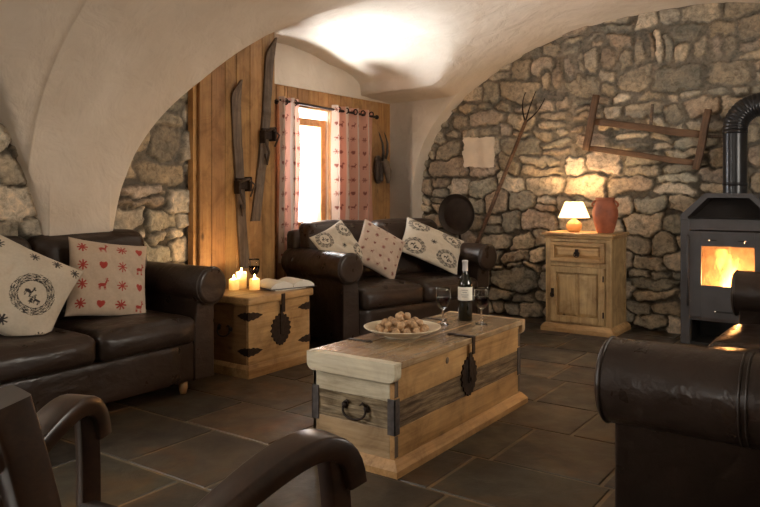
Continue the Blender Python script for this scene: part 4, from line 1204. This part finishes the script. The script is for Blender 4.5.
# ---------------------------------------------------------------- curtains, rod and horns at the window
UC = -4.17
rd_ = thing('curtain_rod', 'dark iron curtain rod above the bright window', 'curtain rod', (UC, 5.20, 1.962))
rd_.rotation_euler = (R(-1.0), 0, 0)
g = G(); g.tube([(0, -.68, 0), (0, .68, 0)], .011, 14); g.build('rod', M['iron'], rd_)
for v_ in (-.70, .70):
    g = G(); g.lathe([(0, -.022), (.012, -.02), (.022, -.006), (.022, .006), (.012, .02), (0, .022)], 16, (0, v_, 0)); g.build('finial', M['iron'], rd_)
for v_ in (-.655, .665):
    g = G(); g.box(-.10, .0, v_ - .008, v_ + .008, -.008, .008, .002); g.lathe([(0, 0), (.022, 0), (.022, .008), (0, .008)], 14, mat=Matrix.Translation((-.10, v_, 0)) @ Matrix.Rotation(R(90), 4, 'Y')); g.build('bracket', M['iron'], rd_)
def curtain(label, v0, v1, folds, seed, rings):
    root = thing('curtain', label, 'curtain', (UC, (v0 + v1) / 2, .60), 0, 'pink patterned curtains at the window')
    n, m_ = 150, 170; S, T = np.meshgrid(np.linspace(0, 1, n), np.linspace(0, 1, m_), indexing='ij')
    amp = .040 + .014 * vnoise(S * folds * .7, T * 2, seed)
    ph_ = S * folds * 2 * PI + .6 * vnoise(S * 3, T * 1.5, seed + 1)
    X = amp * np.sin(ph_); Y = (S - .5) * (v1 - v0) * (1 - .03 * (1 - T)) + .006 * np.cos(ph_); Zz = T * 1.405
    L_ = S * folds * .25; Hh = T * 1.405       # cloth coordinates in metres
    cb = np.where((np.mod(L_, .27) < .10)[..., None], np.array([.56, .44, .36]), np.array([.56, .29, .21]))
    ink = np.zeros(S.shape, bool)
    gx = np.mod(L_, .09) - .045; row = np.floor(Hh / .13); gy = np.mod(Hh, .13) - .065
    q = np.mod(np.floor(L_ / .09) + row, 3)
    ink |= (q == 0) & heart(gx, gy, 0, 0, .024); ink |= (q == 1) & star(gx, gy, 0, 0, .026, 6); ink |= (q == 2) & deer(gx, gy, 0, 0, .032)
    c_ = np.where(ink[..., None], np.array([.22, .07, .05]), cb)
    g = gridmesh(np.stack([X, Y, Zz], -1), c_)
    g.build('cloth', M['curtain'], root, fix=False)
    for k in range(rings):
        s_ = (k + .5) / rings; y_ = (s_ - .5) * (v1 - v0)
        g = G(); g.loop([(.024 * math.cos(2 * PI * a / 18) + .022, y_ + .004 * (-1) ** k, 1.365 + .024 * math.sin(2 * PI * a / 18)) for a in range(18)], .006, 8); g.build('eyelet', M['iron'], root)
curtain('pink patterned curtain at left side of the bright window', 4.47, 4.715, 2, 2, 2)
curtain('pink patterned curtain gathered at right side of the bright window', 5.185, 5.835, 4, 6, 5)

hn = thing('horn_trophy', 'small skull with two dark horns mounted on boards right of the curtain', 'trophy', (-4.262, 6.07, 1.44), 90)
g = G(); o = [(.075 * math.cos(a), .135 * math.sin(a) * (1.15 if math.sin(a) < 0 else 1)) for a in [2 * PI * k / 30 for k in range(30)]]
g.prism([(p - .03, q) for p, q in o], -.02, 0, lambda p, q, t: (p, t, q), False, .005); g.build('plaque', M['old_wood'], hn)
g = G(); g.tube([(0.0, -.03, .10), (0.005, -.075, .05), (.01, -.10, -.03), (.015, -.105, -.11), (.017, -.10, -.15)], [.03, .045, .04, .026, .016], 14); g.build('skull', M['bone'], hn)
for sx in (-1, 1):
    g = G(); g.tube([(sx * .022, -.06, .08), (sx * .034, -.08, .17), (sx * .045, -.075, .26), (sx * .05, -.045, .34), (sx * .05, -.03, .375)], [.015, .014, .011, .007, .003], 10); g.build('horn', M['horn'], hn)
for k in range(2):
    g = G(); g.rbox(-.115 + .07 * k, -.06 + .07 * k, -.06, -.02, -.13, .09 - .03 * k, .018, 5); g.build('fur_tuft', M['strap'], hn)

# ---------------------------------------------------------------- wooden armchair in the left foreground (local axes follow the room's view diagonal)
ch = thing('wooden_armchair', 'dark polished wooden armchair with curved arms in the near left corner', 'armchair', (-.45 * math.cos(R(35)) - 1.35 * math.sin(R(35)), -.45 * math.sin(R(35)) + 1.35 * math.cos(R(35)), 0), 35)
def L3(x, d, z): return Vector((x + .45, d - 1.35, z))
def sweep(pts, w0, h0, name, m_=M['chair_wood'], parent=ch, side=None):
    """rectangular rounded section swept along pts; w0 across, h0 in the path's own up direction"""
    g = G(); n = len(pts); vs = []; K = 16
    for i, p in enumerate(pts):
        tg = (pts[min(i + 1, n - 1)] - pts[max(i - 1, 0)]).normalized()
        s_ = Vector(side) if side is not None else tg.cross(Vector((0, 0, 1)))
        s_ = (s_ - tg * s_.dot(tg)).normalized(); u_ = s_.cross(tg)
        w_ = w0[i] if hasattr(w0, '__len__') else w0; h_ = h0[i] if hasattr(h0, '__len__') else h0
        for k in range(K):
            a = 2 * PI * k / K; cx_, sx_ = math.cos(a), math.sin(a)
            vs.append(p + s_ * math.copysign(abs(cx_) ** .2, cx_) * w_ / 2 + u_ * math.copysign(abs(sx_) ** .2, sx_) * h_ / 2)
    fs = [(i * K + k, i * K + (k + 1) % K, (i + 1) * K + (k + 1) % K, (i + 1) * K + k) for i in range(n - 1) for k in range(K)] + [tuple(range(K - 1, -1, -1)), tuple(range((n - 1) * K, n * K))]
    g.add(vs, fs, True); o = g.build(name, m_, parent)
    md = o.modifiers.new('edge', 'EDGE_SPLIT'); md.split_angle = R(50); return o
def bez(P, n=18):
    P = [Vector(p) for p in P]; out = []
    for k in range(n + 1):
        t_ = k / n; q = list(P)
        while len(q) > 1: q = [a.lerp(b, t_) for a, b in zip(q[:-1], q[1:])]
        out.append(q[0])
    return out
SN = (-.520, 1.00); SF = (-.83, 1.30); TN = (-.065, 1.425); TF = (-.70, 1.76)
wdir = Vector((SF[0] - SN[0], SF[1] - SN[1], 0)).normalized(); fdir = Vector((-wdir.y, wdir.x, 0)) * -1
for (S_, T_, dz) in ((SN, TN, 0), (SF, TF, .022)):
    s0 = Vector((*S_, 0)); t0 = Vector((*T_, 0)); dv = (t0 - s0)
    # rear stile, leaning back above the seat
    st_ = [L3(*(s0 + fdir * f_)[:2], z) for f_, z in ((.03, 0), (.055, .25), (.11, .45), (.065, .66), (-.005, .915))]
    sweep(bez(st_, 20), .082, .055, 'rear_post', side=wdir)
    # arm: arches up and curls down at the front
    arm_pts = [L3(*(s0 + fdir * .05)[:2], .52), L3(*(s0 + dv * .35)[:2], .575), L3(*(s0 + dv * .70)[:2], .735 - dz), L3(*(s0 + dv * .97)[:2], .79 - dz), L3(*(s0 + dv * 1.0)[:2], .63 - dz)]
    sweep(bez(arm_pts, 26), [.046 + .030 * min(1, k / 14) for k in range(27)], [.040 + .006 * min(1, k / 14) for k in range(27)], 'armrest')
    fp = [L3(*(s0 + dv * .93 + fdir * -.0)[:2], .70), L3(*(s0 + dv * .98)[:2], .55), L3(*(s0 + dv * .96)[:2], .40), L3(*(s0 + dv * .94)[:2], .0)]
    sweep(bez(fp, 14), .045, .045, 'front_leg', side=wdir)
sweep([L3(SN[0] + (SF[0] - SN[0]) * k / 6, SN[1] + (SF[1] - SN[1]) * k / 6, .855) - fdir * (.012 + .03 * math.sin(PI * k / 6)) for k in range(7)], .032, .09, 'top_rail')
for k in range(1, 5):
    a = Vector((*SN, 0)).lerp(Vector((*SF, 0)), k / 5)
    sweep([L3(*(a + fdir * .06)[:2], .45), L3(*(a + fdir * .02)[:2], .66), L3(*(a - fdir * .02)[:2], .83)], .03, .016, 'back_slat', side=wdir)
g = G(); q = [Vector((*SN, 0)) + fdir * .05, Vector((*TN, 0)) * .97 + Vector((*SN, 0)) * .03, Vector((*TF, 0)) * .97 + Vector((*SF, 0)) * .03, Vector((*SF, 0)) + fdir * .05]
g.prism([(p.x + .45, p.y - 1.35) for p in q], .42, .46, lambda p, q_, t: (p, q_, t), False, .01); g.build('seat', M['upholstery'], ch)
